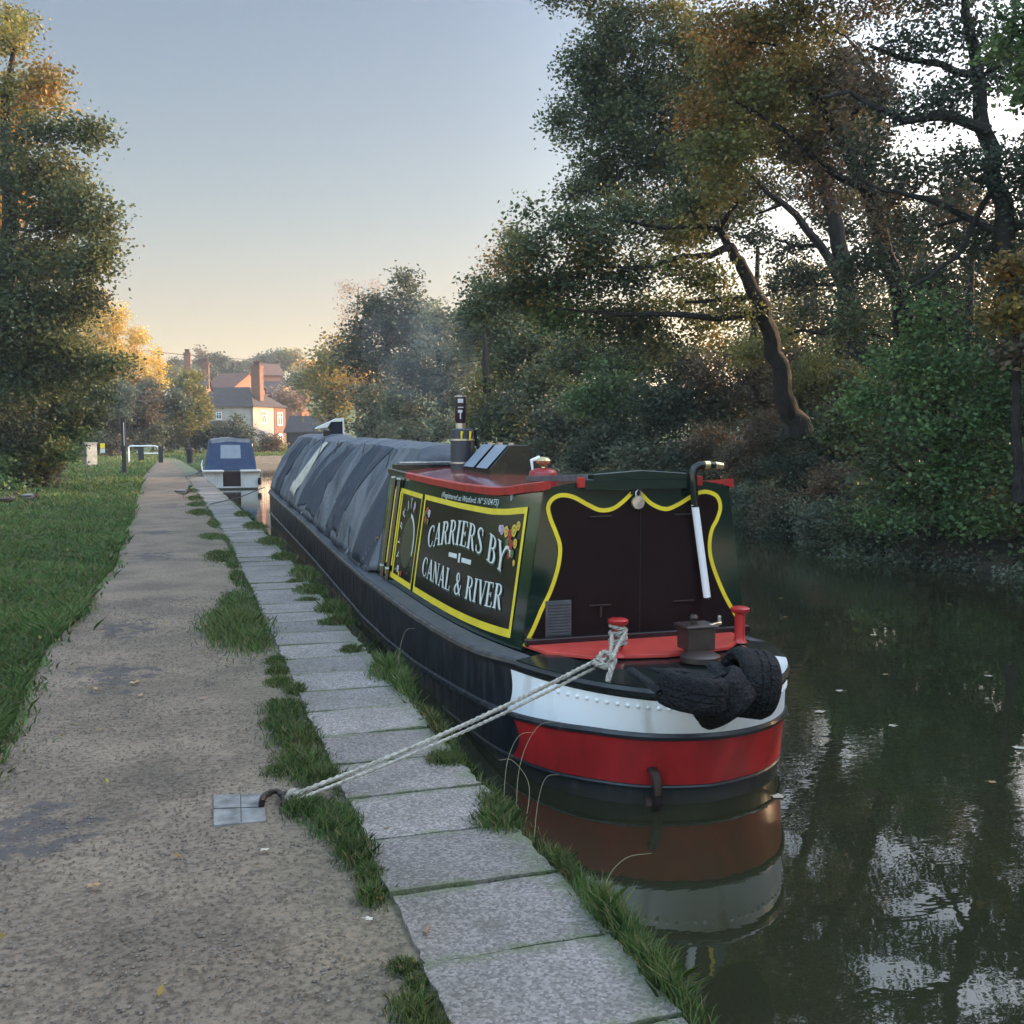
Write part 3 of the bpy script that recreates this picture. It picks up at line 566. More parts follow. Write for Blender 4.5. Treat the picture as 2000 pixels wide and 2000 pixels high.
# verge tufts between the path and the coping, and along the water's edge
TU = [(.42, 9.3, .28, 1.0, .15), (.5, 10.6, .16, .7, .12), (.52, 8.6, .13, .4, .13), (.48, 15, .2, .7, .07), (.6, 14, .07, .5, .08), (.6, 12.6, .08, .6, .09), (.34, 23.7, .22, .7, .09), (.32, 26.4, .2, .6, .09), (.30, 29, .18, .8, .09), (.25, 33, .2, .8, .08),
 (.45, 18, .2, .5, .06), (.55, 20.5, .1, .7, .08), (.64, 7.82, .08, .14, .06), (.62, 7.45, .07, .12, .07), (.6, 7.1, .1, .16, .07), (.68, 6.85, .07, .12, .08), (.57, 6.4, .14, .22, .08), (.52, 6.1, .12, .14, .06), (.57, 5.75, .14, .3, .09), (.56, 5.3, .15, .25, .09), (.45, 5.2, .12, .12, .05), (.62, 5.02, .12, .14, .1),
 (.50, 4.62, .10, .12, .10), (.6, 4.42, .12, .2, .11), (.64, 4.1, .09, .2, .09), (.66, 3.85, .06, .12, .06), (.63, 3.66, .05, .08, .07), (.64, 3.12, .05, .05, .05), (.66, 3.02, .04, .05, .04), (.62, 2.86, .08, .11, .075), (.66, 2.72, .05, .08, .06),
 (1.28, 4.2, .11, .14, .10), (1.33, 4.35, .08, .25, .08), (1.27, 5.1, .1, .12, .09), (1.36, 7.1, .12, .22, .20), (1.38, 6.75, .06, .3, .15), (1.24, 8.0, .1, .1, .08), (1.30, 9.2, .15, .1, .13), (1.36, 9.9, .14, .25, .15), (1.3, 11.2, .16, .25, .13), (1.38, 12.6, .16, .4, .14), (1.3, 14.4, .16, .3, .12), (1.3, 16.6, .18, .5, .12), (1.25, 19.5, .2, .7, .12), (1.2, 22.5, .15, .6, .12),
 (1.40, 3.2, .06, .3, .15), (1.39, 2.8, .05, .3, .13), (1.40, 3.65, .04, .2, .09), (1.38, 5.8, .05, .5, .09), (1.2, 10.6, .12, .08, .07), (1.22, 12, .13, .09, .07)]
tv = []; tc_ = []
for (tx, ty, rx, ry, hh) in TU:
    nb = int(1.8*(260+9000*rx*ry/(1+.012*ty*ty)+900*math.sqrt(rx*ry))); q = rng.normal(size=(nb, 2))*.5; r_ = np.hypot(q[:, 0], q[:, 1])
    x = tx+q[:, 0]*rx; y = ty+q[:, 1]*ry; h = (hh*rng.uniform(.35, 1.05, nb)*np.exp(-r_*r_*.5)).clip(.015, .4)
    v, c = blades(x, y, np.full(nb, -.005), h, (.0022+.0006*y)*rng.uniform(.7, 1.3, nb), .95, np.where(rng.uniform(size=(nb, 1)) < .07, np.array([[.26, .22, .11]]), gcol(nb, .9 if hh < .13 else 1.05)*rng.uniform(.75, 1.15))); tv.append(v); tc_.append(c)
for k in range(90):                                   # moss and seedlings in the slab joints
    yj = y0+sp*(k-.5)
    if yj > 30 or yj < 2: continue
    nb = int(160*(1.2-yj/40)); x = rng.uniform(cL(yj)+.02, cR(yj), nb); x = np.where(rng.uniform(size=nb) < .5, cR(yj)-abs(rng.normal(size=nb))*.13, x)
    v, c = blades(x, np.full(nb, yj)+rng.normal(size=nb)*.008, np.full(nb, 0.), rng.uniform(.004, .018, nb), np.full(nb, .006), 1.5, gcol(nb, .75)); tv.append(v); tc_.append(c)
nb = 16000; y = 2.2+rng.uniform(0, 1, nb)**1.5*26; x = np.interp(y, cLy, cRx)+.02+rng.normal(size=nb)*.025; keep = (np.sin(y*4.1)+np.sin(y*1.7+1)+rng.normal(size=nb)*.5) > -.4; x, y = x[keep], y[keep]; nb = len(x)
v, c = blades(x, y, -.05-rng.uniform(0, .15, nb), rng.uniform(.03, .11, nb), .004+.0004*y, 1.4, gcol(nb, .85)); tv.append(v); tc_.append(c)
nb = 9000; y = 2.2+rng.uniform(0, 1, nb)**1.3*30; x = np.interp(y, cLy, cLx)-abs(rng.normal(size=nb))*.05+.01; keep = (np.sin(y*3.3+.4)+np.sin(y*1.1+2)+rng.normal(size=nb)*.6) > .3; x, y = x[keep], y[keep]; nb = len(x)
v, c = blades(x, y, np.full(nb, -.01), rng.uniform(.012, .05, nb), .004+.0004*y, 1.4, gcol(nb, .8)); tv.append(v); tc_.append(c)
tag(npmesh('verge_grass', np.concatenate(tv), 5, np.concatenate(tc_), 'grass'), kind='stuff')
# a few tall dry grass stems leaning over the water
ds = MB()
for (x, y, h, l) in [(1.40, 4.3, .42, .16), (1.41, 4.2, .3, -.1), (1.40, 4.05, .26, .08), (1.42, 4.55, .3, .12), (1.40, 7.0, .36, .1), (1.4, 3.3, .2, .14)]:
    q_ = cr_spline([(x, y, -.05), (x+.02, y, h*.5), (x+l*.6, y-.02, h*.92), (x+l*1.3, y-.03, h*.97)], 6); ds.tube([tuple(k_) for k_ in q_], list(np.linspace(.0016, .0006, len(q_))), 4)
tag(ds.build('dry_grass_stems', mat('straw', (.32, .3, .2), .9)), kind='stuff')

# ================================================================== NARROWBOAT
XC = 3.02; XK = 3.09
BO = (XC, 5.3, WZ)
boat = thing('narrowboat', 'long black narrowboat with dark green lettered cabin and red and white stern', 'boat', BO)
zg = lambda y: float(np.interp(y, [5.2, 6.4, 7.2, 8, 9.5, 12, 14, 18, 28.6], [.20, .20, .13, .075, .03, .02, .06, .17, .37]))
zs1 = lambda y: float(np.interp(y, [5.2, 5.7, 6.4, 8, 9.8, 12, 17, 28.6], [-.09, -.10, -.165, -.32, -.45, -.47, -.33, -.13]))
zs2 = lambda y: float(np.interp(y, [5.2, 5.7, 6.4, 7.5, 9, 12, 28.6], [-.44, -.42, -.445, -.52, -.60, -.66, -.6]))
YE = 7.1
def outline(zf, off=0., n=30, only=None):
    """zf: 0 keel .. 1 gunwale. Points from the far bow on the left, round the stern, to the bow on the right."""
    L = lerp(1.47, 1.86, zf); nn = lerp(2.78, 2.0, zf); v = lerp(.15, .0, min(1, zf*1.1)); w_ = lerp(1.0, 1.02, zf)
    pts = []
    ybow = [28.6, 28.3, 27.9, 27.3, 26.6, 25.6, 24, 22, 20, 18, 16, 14, 12, 10.5, 9.2, 8.4, 7.7]
    for y in ybow:
        t = min(1, max(0, (28.65-y)/3.4)); pts.append((-(w_*(1-(1-t)**2.2)+off), y))
    for i in range(n+1):
        a = math.pi/2*i/n; dx = w_*math.cos(a)**(2/nn); dy = L*math.sin(a)**(2/nn)
        dy += v*(1-dx/w_)*ss(0, 1, dy/L)
        l = math.hypot(dx/w_**2, dy/L**2) or 1
        pts.append((-(dx+off*dx/w_**2/l), YE-dy-off*dy/L**2/l))
    right = [(-x, y) for x, y in pts[::-1][1:]]
    return [(XC+x, y) for x, y in pts]+[(XC+x, y) for x, y in right]
NL = 17+31
def level(zf, zfun, off=0.):
    return [(x, y, zfun(y)) for x, y in outline(zf, off)]
h = MB(); L0 = level(0, lambda y: -.95, -.05); L1 = level(.1, zs2); L2 = level(.55, zs1); L3 = level(1, zg)
for a, b in ((L0, L1), (L1, L2), (L2, L3)):
    m_ = [tuple((p+q)/2 for p, q in zip(u_, v_)) for u_, v_ in zip(a, b)]
h.grid([L0, L1, L2, L3]); h.build('hull', 'black', boat, BO, smooth=True)
def arc_len(L): 
    s = [0]
    for a, b in zip(L, L[1:]): s.append(s[-1]+math.dist(a, b))
    return s
def band(zfa, zfb, za, zb, m, name, off, ystart=6.75, scal=.16, inset=(.02, .02)):
    """painted band round the stern whose ends are scalloped"""
    A = level(zfa, lambda y: za(y)+inset[0], off); Bq = level(zfb, lambda y: zb(y)-inset[1], off)
    rows = []; ia = 12; NA = len(A)
    idx = np.arange(ia, NA-ia)
    sA = arc_len(A); sB = arc_len(Bq)
    def samp(L, S, s):
        j = min(len(S)-2, max(0, int(np.searchsorted(S, s))-1)); t = (s-S[j])/(S[j+1]-S[j]); return [lerp(L[j][k], L[j+1][k], t) for k in range(3)]
    def start(L, S):       # arc length where the left side passes ystart
        for j in range(NL): 
            if L[j][1] <= ystart: return S[j]
        return S[NL]
    a0, a1 = start(A, sA), None
    b0 = start(Bq, sB); a1 = sA[-1]-a0; b1 = sB[-1]-b0
    for v in range(9):
        t = v/8; ins = scal*math.sin(math.pi*t)   # the dark disc bites into the band
        row = []
        for u in range(81):
            q = u/80
            pa = samp(A, sA, a0+ins+(a1-a0-2*ins)*q); pb = samp(Bq, sB, b0+ins+(b1-b0-2*ins)*q)
            row.append(tuple(lerp(pa[k], pb[k], t) for k in range(3)))
        rows.append(row)
    mb = MB(); mb.grid(rows); return mb.build(name, m, boat, BO, smooth=True)
band(.55, 1, zs1, zg, 'white', 'stern_band', .008, 6.5, .05, (.012, .06))
band(.1, .55, zs2, zs1, 'red', 'stern_band', .008, 6.45, .09, (.008, .012))
def strake(zf, zfun, r, name, i0=0, i1=None, off=.0, m='black', sq=None):
    L = level(zf, zfun, off); L = L[i0:i1 or len(L)]
    mb = MB(); mb.tube(L, r, 8, sq=sq); return mb.build(name, m, boat, BO, smooth=True)
strake(.55, zs1, .028, 'rubbing_strake'); strake(.1, lambda y: zs2(y)-.008, .015, 'rubbing_strake')
strake(1, lambda y: zg(y)-.01, .032, 'gunwale_rail', m='black')
# bright lips of the painted stern
st = level(1, lambda y: zg(y)-.055, .012)[NL-24:NL+23]; mb = MB(); mb.tube(st, .008, 5)
# rim round the stern deck: green black band
rim_o = level(1, lambda y: zg(y)+.022, .02); rim_i = level(1, lambda y: zg(y)+.045, -.24)
rim_s = level(1, lambda y: zg(y)-.045, .022)
mb = MB(); NT = 47; a = NT-22; b = NT+23
mb.grid([rim_s[a:b], rim_o[a:b], rim_i[a:b]]); mb.build('stern_rim', 'blackgloss', boat, BO, smooth=True)
# gunwale side decks
go = level(1, lambda y: zg(y)+.012, .012); gi = [(XC+(-.84 if k < NL else .84), p[1], zg(p[1])+.03) for k, p in enumerate(go)]
for sl in (slice(4, NT-20), slice(NT+21, len(go)-4)):
    mb = MB(); mb.grid([go[sl], gi[sl]]); mb.build('side_deck', 'deck', boat, BO)
# rivets below the rim
mb = MB(); L = level(.93, lambda y: zg(y)-.105, .012); L2r = level(.55, zs1, .008)
for k in range(NL-20, NL+19):
    for t in (0,):
        p = [lerp(L[k][i], L[k+1][i], t) for i in range(3)]
        if p[1] > 6.45: continue
        q = Vector((p[0]-XC, p[1]-YE, 0)).normalized(); Mx = q.to_track_quat('Z', 'Y').to_matrix()
        mb.lathe([(.014, 0), (.012, .006), (.007, .011), (0, .012)], (p[0]-q.x*.004, p[1]-q.y*.004, p[2]), 8, M=Mx)
mb.build('rivets', 'white', boat, BO, smooth=True)
# stern deck
dk = [p for p in level(1, lambda y: zg(y)+.03, -.2) if p[1] < 6.75]
mb = MB(); mb.prism(dk, (0, 0, -.05)); mb.build('stern_deck', 'blackgloss', boat, BO)
mb = MB(); rd = [(XC-.80, 6.62, .262), (XC-.74, 6.35, .262), (XC-.5, 6.12, .262), (XC, 6.03, .262), (XC+.5, 6.12, .262), (XC+.74, 6.35, .262), (XC+.80, 6.62, .262)]
mb.prism(rd, (0, 0, -.025)); mb.build('deck_plate', 'reddeck', boat, BO, bevel=.004)
mb = MB(); mb.box((XK, 6.60, .275), (1.74, .07, .055)); mb.build('door_step', 'brown', boat, BO, bevel=.01)
# white quarter patch on the far corner of the rim
q_ = [p for p in zip(rim_o, rim_i)][NT+9:NT+17]
mb = MB(); mb.grid([[(a[0], a[1], a[2]+.004) for a, b in q_], [(lerp(a[0], b[0], .75), lerp(a[1], b[1], .75), lerp(a[2], b[2], .75)+.004) for a, b in q_]]); mb.build('rim_patch', 'grp', boat, BO)
def dolly(x, y, name='mooring_dolly'):
    mb = MB(); mb.lathe([(.0, 0), (.055, 0), (.04, .02), (.036, .04), (.036, .20), (.06, .215), (.068, .225), (.068, .24), (.055, .25), (0, .25)], (x, y, .25), 20)
    return mb.build(name, 'red', boat, BO, smooth=True)
dolly(2.70, 6.12); dolly(3.70, 6.28)
# rudder post with its block, lid and knob
rp = MB(); rp.box((3.22, 6.02, .36), (.20, .17, .15)); rp.box((3.22, 6.02, .444), (.24, .2, .02)); o = rp.build('rudder_post', 'rustbox', boat, BO, bevel=.012)
k_ = MB(); k_.lathe([(.0, 0), (.02, 0), (.02, .03), (.032, .04), (.02, .06), (0, .062)], (3.20, 6.02, .455), 12); k_.build('knob', 'iron', o, BO, smooth=True)
k_ = MB(); k_.box((3.34, 5.98, .45), (.13, .022, .022), .5); k_.box((3.385, 6.01, .47), (.02, .02, .06)); k_.build('handle', 'steel', o, BO, bevel=.004)
k_ = MB(); k_.lathe([(0, 0), (.13, 0), (.13, .035), (.10, .05), (0, .05)], (3.16, 5.85, .245), 20); k_.build('base_plate', 'rustbox', o, BO, smooth=True)
# lug ring on the stern at the waterline
lg = MB(); xr, yr = 2.66, 5.52
lp = [(xr, yr-.13-.05*math.cos(a), -.43+.125*math.sin(a)) for a in np.linspace(0, 2*math.pi, 17)[:-1]]
lg.tube([(xr, yr-.02-.075*math.cos(a), -.45+.14*math.sin(a)) for a in np.linspace(0, 2*math.pi, 19)], .02, 8, sq=1.6); lg.build('rudder_lug', 'iron', boat, BO, smooth=True)
# ---- cabin
zb = lambda y: float(np.interp(y, [6.6, 7.1, 7.6, 8.1, 8.6, 9.3, 10, 12.2], [.215, .16, .12, .09, .07, .055, .048, .04]))
zt = lambda y: float(np.interp(y, [6.6, 7.04, 7.4, 7.8, 8.8, 10, 11, 12.2], [1.335, 1.297, 1.26, 1.236, 1.224, 1.226, 1.238, 1.26]))
def hw(z): return .88-.143*(z-.2)
def cabp(y, t, off=0., side=-1):
    z = zb(y)+(zt(y)-zb(y))*t; return (XK+side*(hw(z)+off), y, z)
def cabz(y, z, off=0.): return (XK-(hw(z)+off), y, z)
Y0, Y1 = 6.65, 12.1
yc = list(np.linspace(Y0, Y1, 45))
for sd in (-1, 1):
    mb = MB(); mb.grid([[cabp(y, t, 0, sd) for y in yc] for t in np.linspace(0, 1, 6)]); mb.build('cabin_side', 'green', boat, BO, smooth=True)
def roofz(y, x): return zt(y)+.075*(1-(x/.72)**2)
mb = MB(); mb.grid([[(XK+x, y, roofz(y, x)) for y in yc] for x in np.linspace(-hw(1.25), hw(1.25), 15)]); mb.build('roof', 'redroof', boat, BO, smooth=True)
for yy_, nm, mt in ((Y0, 'rear_bulkhead', 'green'), (Y1, 'front_bulkhead', 'green')):
    pts = [(XK-hw(zb(yy_)), yy_, zb(yy_)), (XK-hw(zt(yy_)), yy_, zt(yy_))]+[(XK+x, yy_, roofz(yy_, x)) for x in np.linspace(-.68, .68, 9)]+[(XK+hw(zt(yy_)), yy_, zt(yy_)), (XK+hw(zb(yy_)), yy_, zb(yy_))]
    mb = MB(); mb.prism(pts, (0, .03 if yy_ == Y0 else -.03, 0)); mb.build(nm, mt, boat, BO)
# handrails along the roof edge: red aft, dark forward
for sd in (-1, 1):
    for ya, yb, mt in ((6.62, 11.1, 'red'), (11.1, 12.12, 'blackgloss')):
        if sd == 1 and ya < 7: ya_, yb_ = 6.62, 7.6
        else: ya_, yb_ = ya, yb
        yl = np.linspace(ya_, yb_, 26)
        def sec(y, k):
            z = zt(y); xo = hw(z)
            return [(XK+sd*(xo+.020), y, z-.014), (XK+sd*(xo+.022), y, z+.045), (XK+sd*(xo+.012), y, z+.052), (XK+sd*(xo-.035), y, z+.05), (XK+sd*(xo-.04), y, z+.0)][k]
        mb = MB(); mb.grid([[sec(y, k) for y in yl] for k in range(5)])
        for ye in (yl[0], yl[-1]): mb.poly([sec(ye, k) for k in range(5)])
        mb.build('handrail', mt, boat, BO)
    if sd == 1:
        yl = np.linspace(7.6, 11.1, 16); mb = MB(); mb.grid([[sec(y, k) for y in yl] for k in range(5)]); mb.build('handrail', 'green', boat, BO)
# raised dark cross beam at the front of the roof
mb = MB(); mb.box((XK, 11.95, 1.315), (1.42, .26, .09)); mb.build('roof_beam', 'blackgloss', boat, BO, bevel=.008)
mb = MB(); mb.box((XK-.3, 11.95, 1.375), (.7, .04, .02)); mb.build('beam_sheen', 'steel', boat, BO, bevel=.005)  # bright strip standing in for light reflected off the dark beam
# panels painted on the left side
def panel(y0_, y1_, t0, t1, m, name, off=.003, n=24):
    mb = MB(); ys2 = np.linspace(y0_, y1_, n); mb.grid([[cabp(y, t, off) for y in ys2] for t in (t0, (t0+t1)/2, t1)]); return mb.build(name, m, boat, BO, smooth=True)
def frame(y0_, y1_, t0, t1, wh, wv, name, wb=None, off=.006):
    mb = MB(); ys2 = list(np.linspace(y0_, y1_, 24)); wb = wb or wh; e = .003
    mb.grid([[cabp(y, t, off) for y in ys2] for t in (t0, t0+wb)]); mb.grid([[cabp(y, t, off) for y in ys2] for t in (t1-wh, t1)])
    for a_, b_ in ((y0_, y0_+wv), (y1_-wv, y1_)): mb.grid([[cabp(y, t, off) for y in (a_, b_)] for t in np.linspace(t0+wb, t1-wh, 5)])
    return mb.build(name, 'yellow', boat, BO)
panel(6.93, 10.1, .065, .89, 'brown', 'name_panel'); frame(6.92, 10.12, .06, .895, .042, .055, 'panel_border', .052)
panel(10.24, 11.15, .065, .885, 'brown', 'name_panel'); frame(10.22, 11.2, .06, .89, .042, .03, 'panel_border', .05)
panel(11.24, 11.86, .065, .885, 'brown', 'engine_room_door'); frame(11.2, 11.88, .06, .89, .042, .03, 'panel_border', .05, .0065)
for y_ in (11.32, 11.62):
    mb = MB(); mb.tube([cabp(y_, .03, .03), cabp(y_, .96, .03)], .028, 4); mb.build('door_bar', 'blackgloss', boat, BO)
    mb = MB()
    for dy in (-.06, .07): mb.tube([cabp(y_+dy, .17, .012), cabp(y_+dy, .86, .012)], .009, 4)
    mb.build('coach_line', 'yellow', boat, BO)
    for t_c in (.14, .975): mb = MB(); mb.box(cabp(y_, t_c, .05), (.035, .055, .02)); mb.build('door_catch', 'letter', boat, BO)
# lettering: ribbons of varying width on the cabin side
def ribbon(pts, curve=True):       # pts (x,y,width)
    q = cr_spline(pts) if curve else [np.array(p, float) for p in pts]; L = []; Rr = []
    for i, p in enumerate(q):
        t = q[min(i+1, len(q)-1)][:2]-q[max(i-1, 0)][:2]; t = t/(np.linalg.norm(t)+1e-9); nrm = np.array([-t[1], t[0]])
        L.append(p[:2]+nrm*p[2]/2); Rr.append(p[:2]-nrm*p[2]/2)
    return [[L[i], L[i+1], Rr[i+1], Rr[i]] for i in range(len(L)-1)]
def st_(x0, y0, x1, y1, wd): return [[(x0-wd/2, y0), (x0+wd/2, y0), (x1+wd/2, y1), (x1-wd/2, y1)]]
def sf(x, y, wd=.26): 
    s = .045; return [[(x-wd/2, y), (x+wd/2, y), (x+wd/2, y+s), (x-wd/2, y+s)]]
TK = .135; TN = .055
def glyph(ch):
    g = []; w_ = .6
    if ch == 'I': g = st_(.16, 0, .16, 1, TK)+sf(.16, 0)+sf(.16, .955); w_ = .34
    elif ch in 'CG': g = ribbon([(.50, .72, .05), (.47, .88, .06), (.34, .965, .05), (.20, .88, .08), (.11, .68, .125), (.09, .5, .14), (.11, .32, .125), (.20, .12, .08), (.34, .035, .05), (.46, .1, .05), (.51, .26, .04)])+[[(.47, .68), (.52, .68), (.53, .98), (.48, .9)]]; w_ = .6
    elif ch == 'A': g = st_(.10, 0, .31, 1, TN)+st_(.52, 0, .31, 1, TK)+[[(.17, .3), (.45, .3), (.44, .35), (.18, .35)]]+sf(.10, 0, .2)+sf(.53, 0, .24); w_ = .64
    elif ch in 'RBPD':
        g = st_(.16, 0, .16, 1, TK)+sf(.14, 0, .24)+sf(.11, .955, .16)
        if ch == 'D': g += ribbon([(.2, .975, .05), (.34, .95, .06), (.46, .75, .11), (.5, .5, .14), (.46, .25, .11), (.34, .05, .06), (.2, .025, .05)]); w_ = .62
        else:
            g += ribbon([(.2, .975, .05), (.33, .965, .055), (.44, .88, .1), (.46, .75, .12), (.43, .62, .1), (.33, .535, .05), (.2, .525, .05)])
            if ch == 'R': g += ribbon([(.30, .52, .06), (.37, .42, .12), (.46, .15, .13), (.53, .03, .1), (.6, .03, .04)]); w_ = .64
            if ch == 'B': g += ribbon([(.2, .53, .05), (.36, .52, .06), (.48, .4, .12), (.5, .27, .135), (.47, .13, .1), (.35, .03, .05), (.2, .025, .05)]); w_ = .6
    elif ch == 'E': g = st_(.16, 0, .16, 1, TK)+sf(.12, 0, .2)+sf(.12, .955, .2)+[[(.16, .955), (.47, .955), (.47, 1), (.16, 1)], [(.43, .8), (.48, .8), (.48, .97), (.44, .97)], [(.16, 0), (.5, 0), (.5, .045), (.16, .045)], [(.46, .03), (.5, .03), (.52, .22), (.47, .22)], [(.2, .49), (.36, .49), (.36, .535), (.2, .535)], [(.34, .41), (.39, .41), (.39, .61), (.34, .61)]]; w_ = .56
    elif ch == 'L': g = st_(.16, 0, .16, 1, TK)+sf(.16, .955)+sf(.12, 0, .2)+[[(.16, 0), (.5, 0), (.5, .045), (.16, .045)], [(.46, .03), (.5, .03), (.52, .24), (.47, .24)]]; w_ = .54
    elif ch == 'N': g = st_(.12, 0, .12, 1, TN)+st_(.5, 0, .14, 1, TK)+st_(.52, 0, .52, 1, TN)+sf(.12, 0, .2)+sf(.52, .955, .2)+sf(.1, .955, .18); w_ = .66
    elif ch == 'V': g = st_(.34, 0, .12, 1, TK)+st_(.34, 0, .53, 1, TN)+sf(.11, .955, .24)+sf(.53, .955, .2); w_ = .62
    elif ch == 'Y': g = st_(.32, .0, .32, .5, TK)+st_(.32, .44, .12, 1, TK)+ribbon([(.34, .46, .06), (.44, .72, .07), (.56, .9, .1), (.72, .93, .12), (.82, .8, .08), (.84, .66, .03)])+sf(.32, 0)+sf(.11, .955, .24); w_ = .85
    elif ch == 'S': g = ribbon([(.44, .74, .05), (.42, .9, .06), (.30, .965, .06), (.17, .9, .08), (.12, .77, .11), (.2, .62, .14), (.34, .46, .15), (.45, .28, .12), (.41, .11, .08), (.27, .035, .06), (.14, .1, .05), (.09, .26, .05)])+[[(.41, .72), (.46, .72), (.47, .99), (.43, .93)], [(.07, .02), (.11, .07), (.12, .28), (.07, .28)]]; w_ = .54
    elif ch == '&': g = ribbon([(.60, .48, .04), (.56, .3, .05), (.42, .08, .07), (.25, .03, .09), (.12, .14, .12), (.11, .3, .12), (.22, .46, .08), (.38, .62, .06), (.41, .8, .07), (.33, .95, .06), (.22, .92, .09), (.18, .78, .11), (.26, .58, .12), (.42, .3, .13), (.55, .08, .1), (.64, .03, .04)]); w_ = .68
    elif ch == 'O': g = ribbon([(.3, .965, .05), (.15, .85, .1), (.09, .5, .14), (.15, .15, .1), (.3, .035, .05), (.45, .15, .1), (.51, .5, .14), (.45, .85, .1), (.3, .965, .05)]); w_ = .62
    elif ch == 'T': g = st_(.28, 0, .28, 1, TK)+sf(.28, 0)+[[(.04, .955), (.52, .955), (.52, 1), (.04, 1)], [(.04, .8), (.08, .8), (.09, .97), (.04, .97)], [(.48, .8), (.52, .8), (.52, .97), (.47, .97)]]; w_ = .58
    else: w_ = .34
    return g, w_
def side_text(s, ya, yb, base, cap, name='lettering', sh=True):
    tot = sum(glyph(c)[1] for c in s); k = (ya-yb)/tot
    for (du, dv, off, m) in ([(.018, -.014, .0075, 'shade')] if sh else [])+[(0, 0, .009, 'letter')]:
        mb = MB(); x = 0; gi_ = 0; nm_ = name if m == 'letter' else 'lettering_shade'
        for c in s+' ':
            g_, w_ = glyph(c)
            if c == ' ' and mb.v: mb.build(nm_, m, boat, BO); mb = MB()
            for qd in g_:
                gi_ += 1; vs = []
                for (u, v) in qd:
                    y = ya-(x+u)*k-du; vs.append(cabz(y, base(y)+cap(y)*v+dv, off+.00012*(gi_ % 7)))
                mb.poly(vs)
            x += w_
b1 = lambda y: float(np.interp(y, [7.2, 7.5, 7.8, 8.1, 8.5, 8.92, 9.26, 9.65], [.66, .69, .722, .745, .748, .725, .68, .615]))
side_text('CARRIERS BY', 9.76, 7.16, b1, lambda y: .215)
b2 = lambda y: float(np.interp(y, [7.2, 7.6, 8.05, 8.5, 9.0, 9.4, 9.75], [.405, .37, .345, .33, .322, .322, .325]))
side_text('CANAL & RIVER', 9.83, 7.2, b2, lambda y: .19)
mb = MB()
for a_, b_ in ((8.9, 8.62), (8.46, 8.16)): mb.poly([cabz(a_, .60+.012, .008), cabz(b_, .612+.012, .008), cabz(b_, .652+.012, .008), cabz(a_, .64+.012, .008)])
mb.poly([cabz(8.57, .60, .008), cabz(8.51, .60, .008), cabz(8.51, .68, .008), cabz(8.57, .68, .008)]); mb.build('lettering', 'letter', boat, BO)
def font_text(s, name, fn, m, parent, org, size=1., shear=0.):
    cu = bpy.data.curves.new('t', 'FONT'); cu.body = s; cu.size = size; cu.shear = shear; cu.resolution_u = 3
    ob = bpy.data.objects.new('t', cu); C.objects.link(ob); bpy.context.view_layer.update()
    me = bpy.data.meshes.new_from_object(ob.evaluated_get(bpy.context.evaluated_depsgraph_get())); bpy.data.objects.remove(ob)
    xs_ = [v.co.x for v in me.vertices]; x1 = max(xs_)
    for v in me.vertices:
        p = fn(v.co.x/x1, v.co.y); v.co = (p[0]-org[0], p[1]-org[1], p[2]-org[2])
    me.materials.clear(); me.materials.append(MT[m]); o = bpy.data.objects.new(name, me); C.objects.link(o); o.parent = parent; return o
rb = lambda y: float(np.interp(y, [7.6, 8.1, 8.3, 8.8, 9.45], [1.152, 1.135, 1.130, 1.118, 1.118]))
font_text('(Registered at Watford. Nº 510475)', 'registration_lettering', lambda u, v: cabz(9.46-u*1.83, rb(9.46-u*1.83)+v*.072, .005), 'letter', boat, BO, shear=.25)
# round castle picture with the arched name on the second panel
def disc(yc_, zc_, ry, rz, off, col_m, name, n=28, a0=0, a1=2*math.pi, inner=0.):
    mb = MB()
    if inner:
        mb.grid([[cabz(yc_-q*ry*math.cos(a), zc_+q*rz*math.sin(a), off) for a in np.linspace(a0, a1, n)] for q in (inner, 1)])
    else: mb.poly([cabz(yc_-ry*math.cos(a), zc_+rz*math.sin(a), off) for a in np.linspace(0, 2*math.pi, n+1)[:-1]])
    return mb.build(name, col_m, boat, BO)
MT['picgreen'] = mat('painted landscape', (.045, .06, .03), .3, col2=(.05, .03, .015), vs=9)
disc(10.66, .56, .27, .27, .005, 'picgreen', 'roundel'); disc(10.66, .56, .31, .31, .006, 'letter', 'roundel_ring', a0=-.4, a1=1.5, inner=.88)
al = 'ALDGATE'; mb = MB()
for i, c in enumerate(al):
    th = R(205-i*23); g_, w_ = glyph(c)
    for qd in g_:
        vs = []
        for (u, v) in qd:
            rr = .35+v*.10; tt = th-(u-.3)*.30; vs.append(cabz(10.68-rr*math.cos(tt), .56+rr*1.05*math.sin(tt), .0075))
        mb.poly(vs)
mb.build('lettering', 'letter', boat, BO)
# painted roses
def roses(pts, name='painted_roses'):
    cols = [(.5, .35, .55), (.6, .6, .6), (.65, .45, .06), (.40, .04, .03), (.6, .45, .05), (.08, .18, .05)]
    mb = MB(); mb.col = (1, 1, 1); rr = random.Random(3)
    for i, (y, z, r, ci) in enumerate(pts):
        for kk, (q, f_, dd) in enumerate(((1, 1, 0), (.62, .45, .02), (.3, 1.2, .04))):
            mb.col = tuple(min(.9, c*f_) for c in cols[ci]); off = .0075+.0004*kk+.0012*(i % 5)
            mb.poly([cabz(y-q*r*math.cos(a)*(1+.15*math.sin(3*a)), z+q*r*.8*math.sin(a), off) for a in np.linspace(0, 6.283, 11)[:-1]])
    m = bpy.data.materials.get('rose paint')
    if not m:
        m = bpy.data.materials.new('rose paint'); m.use_nodes = True; a = N(m.node_tree, "ShaderNodeAttribute"); a.attribute_name = 'col'; m.node_tree.links.new(a.outputs["Color"], m.node_tree.nodes["Principled BSDF"].inputs["Base Color"])
    mb.build(name, m, boat, BO)
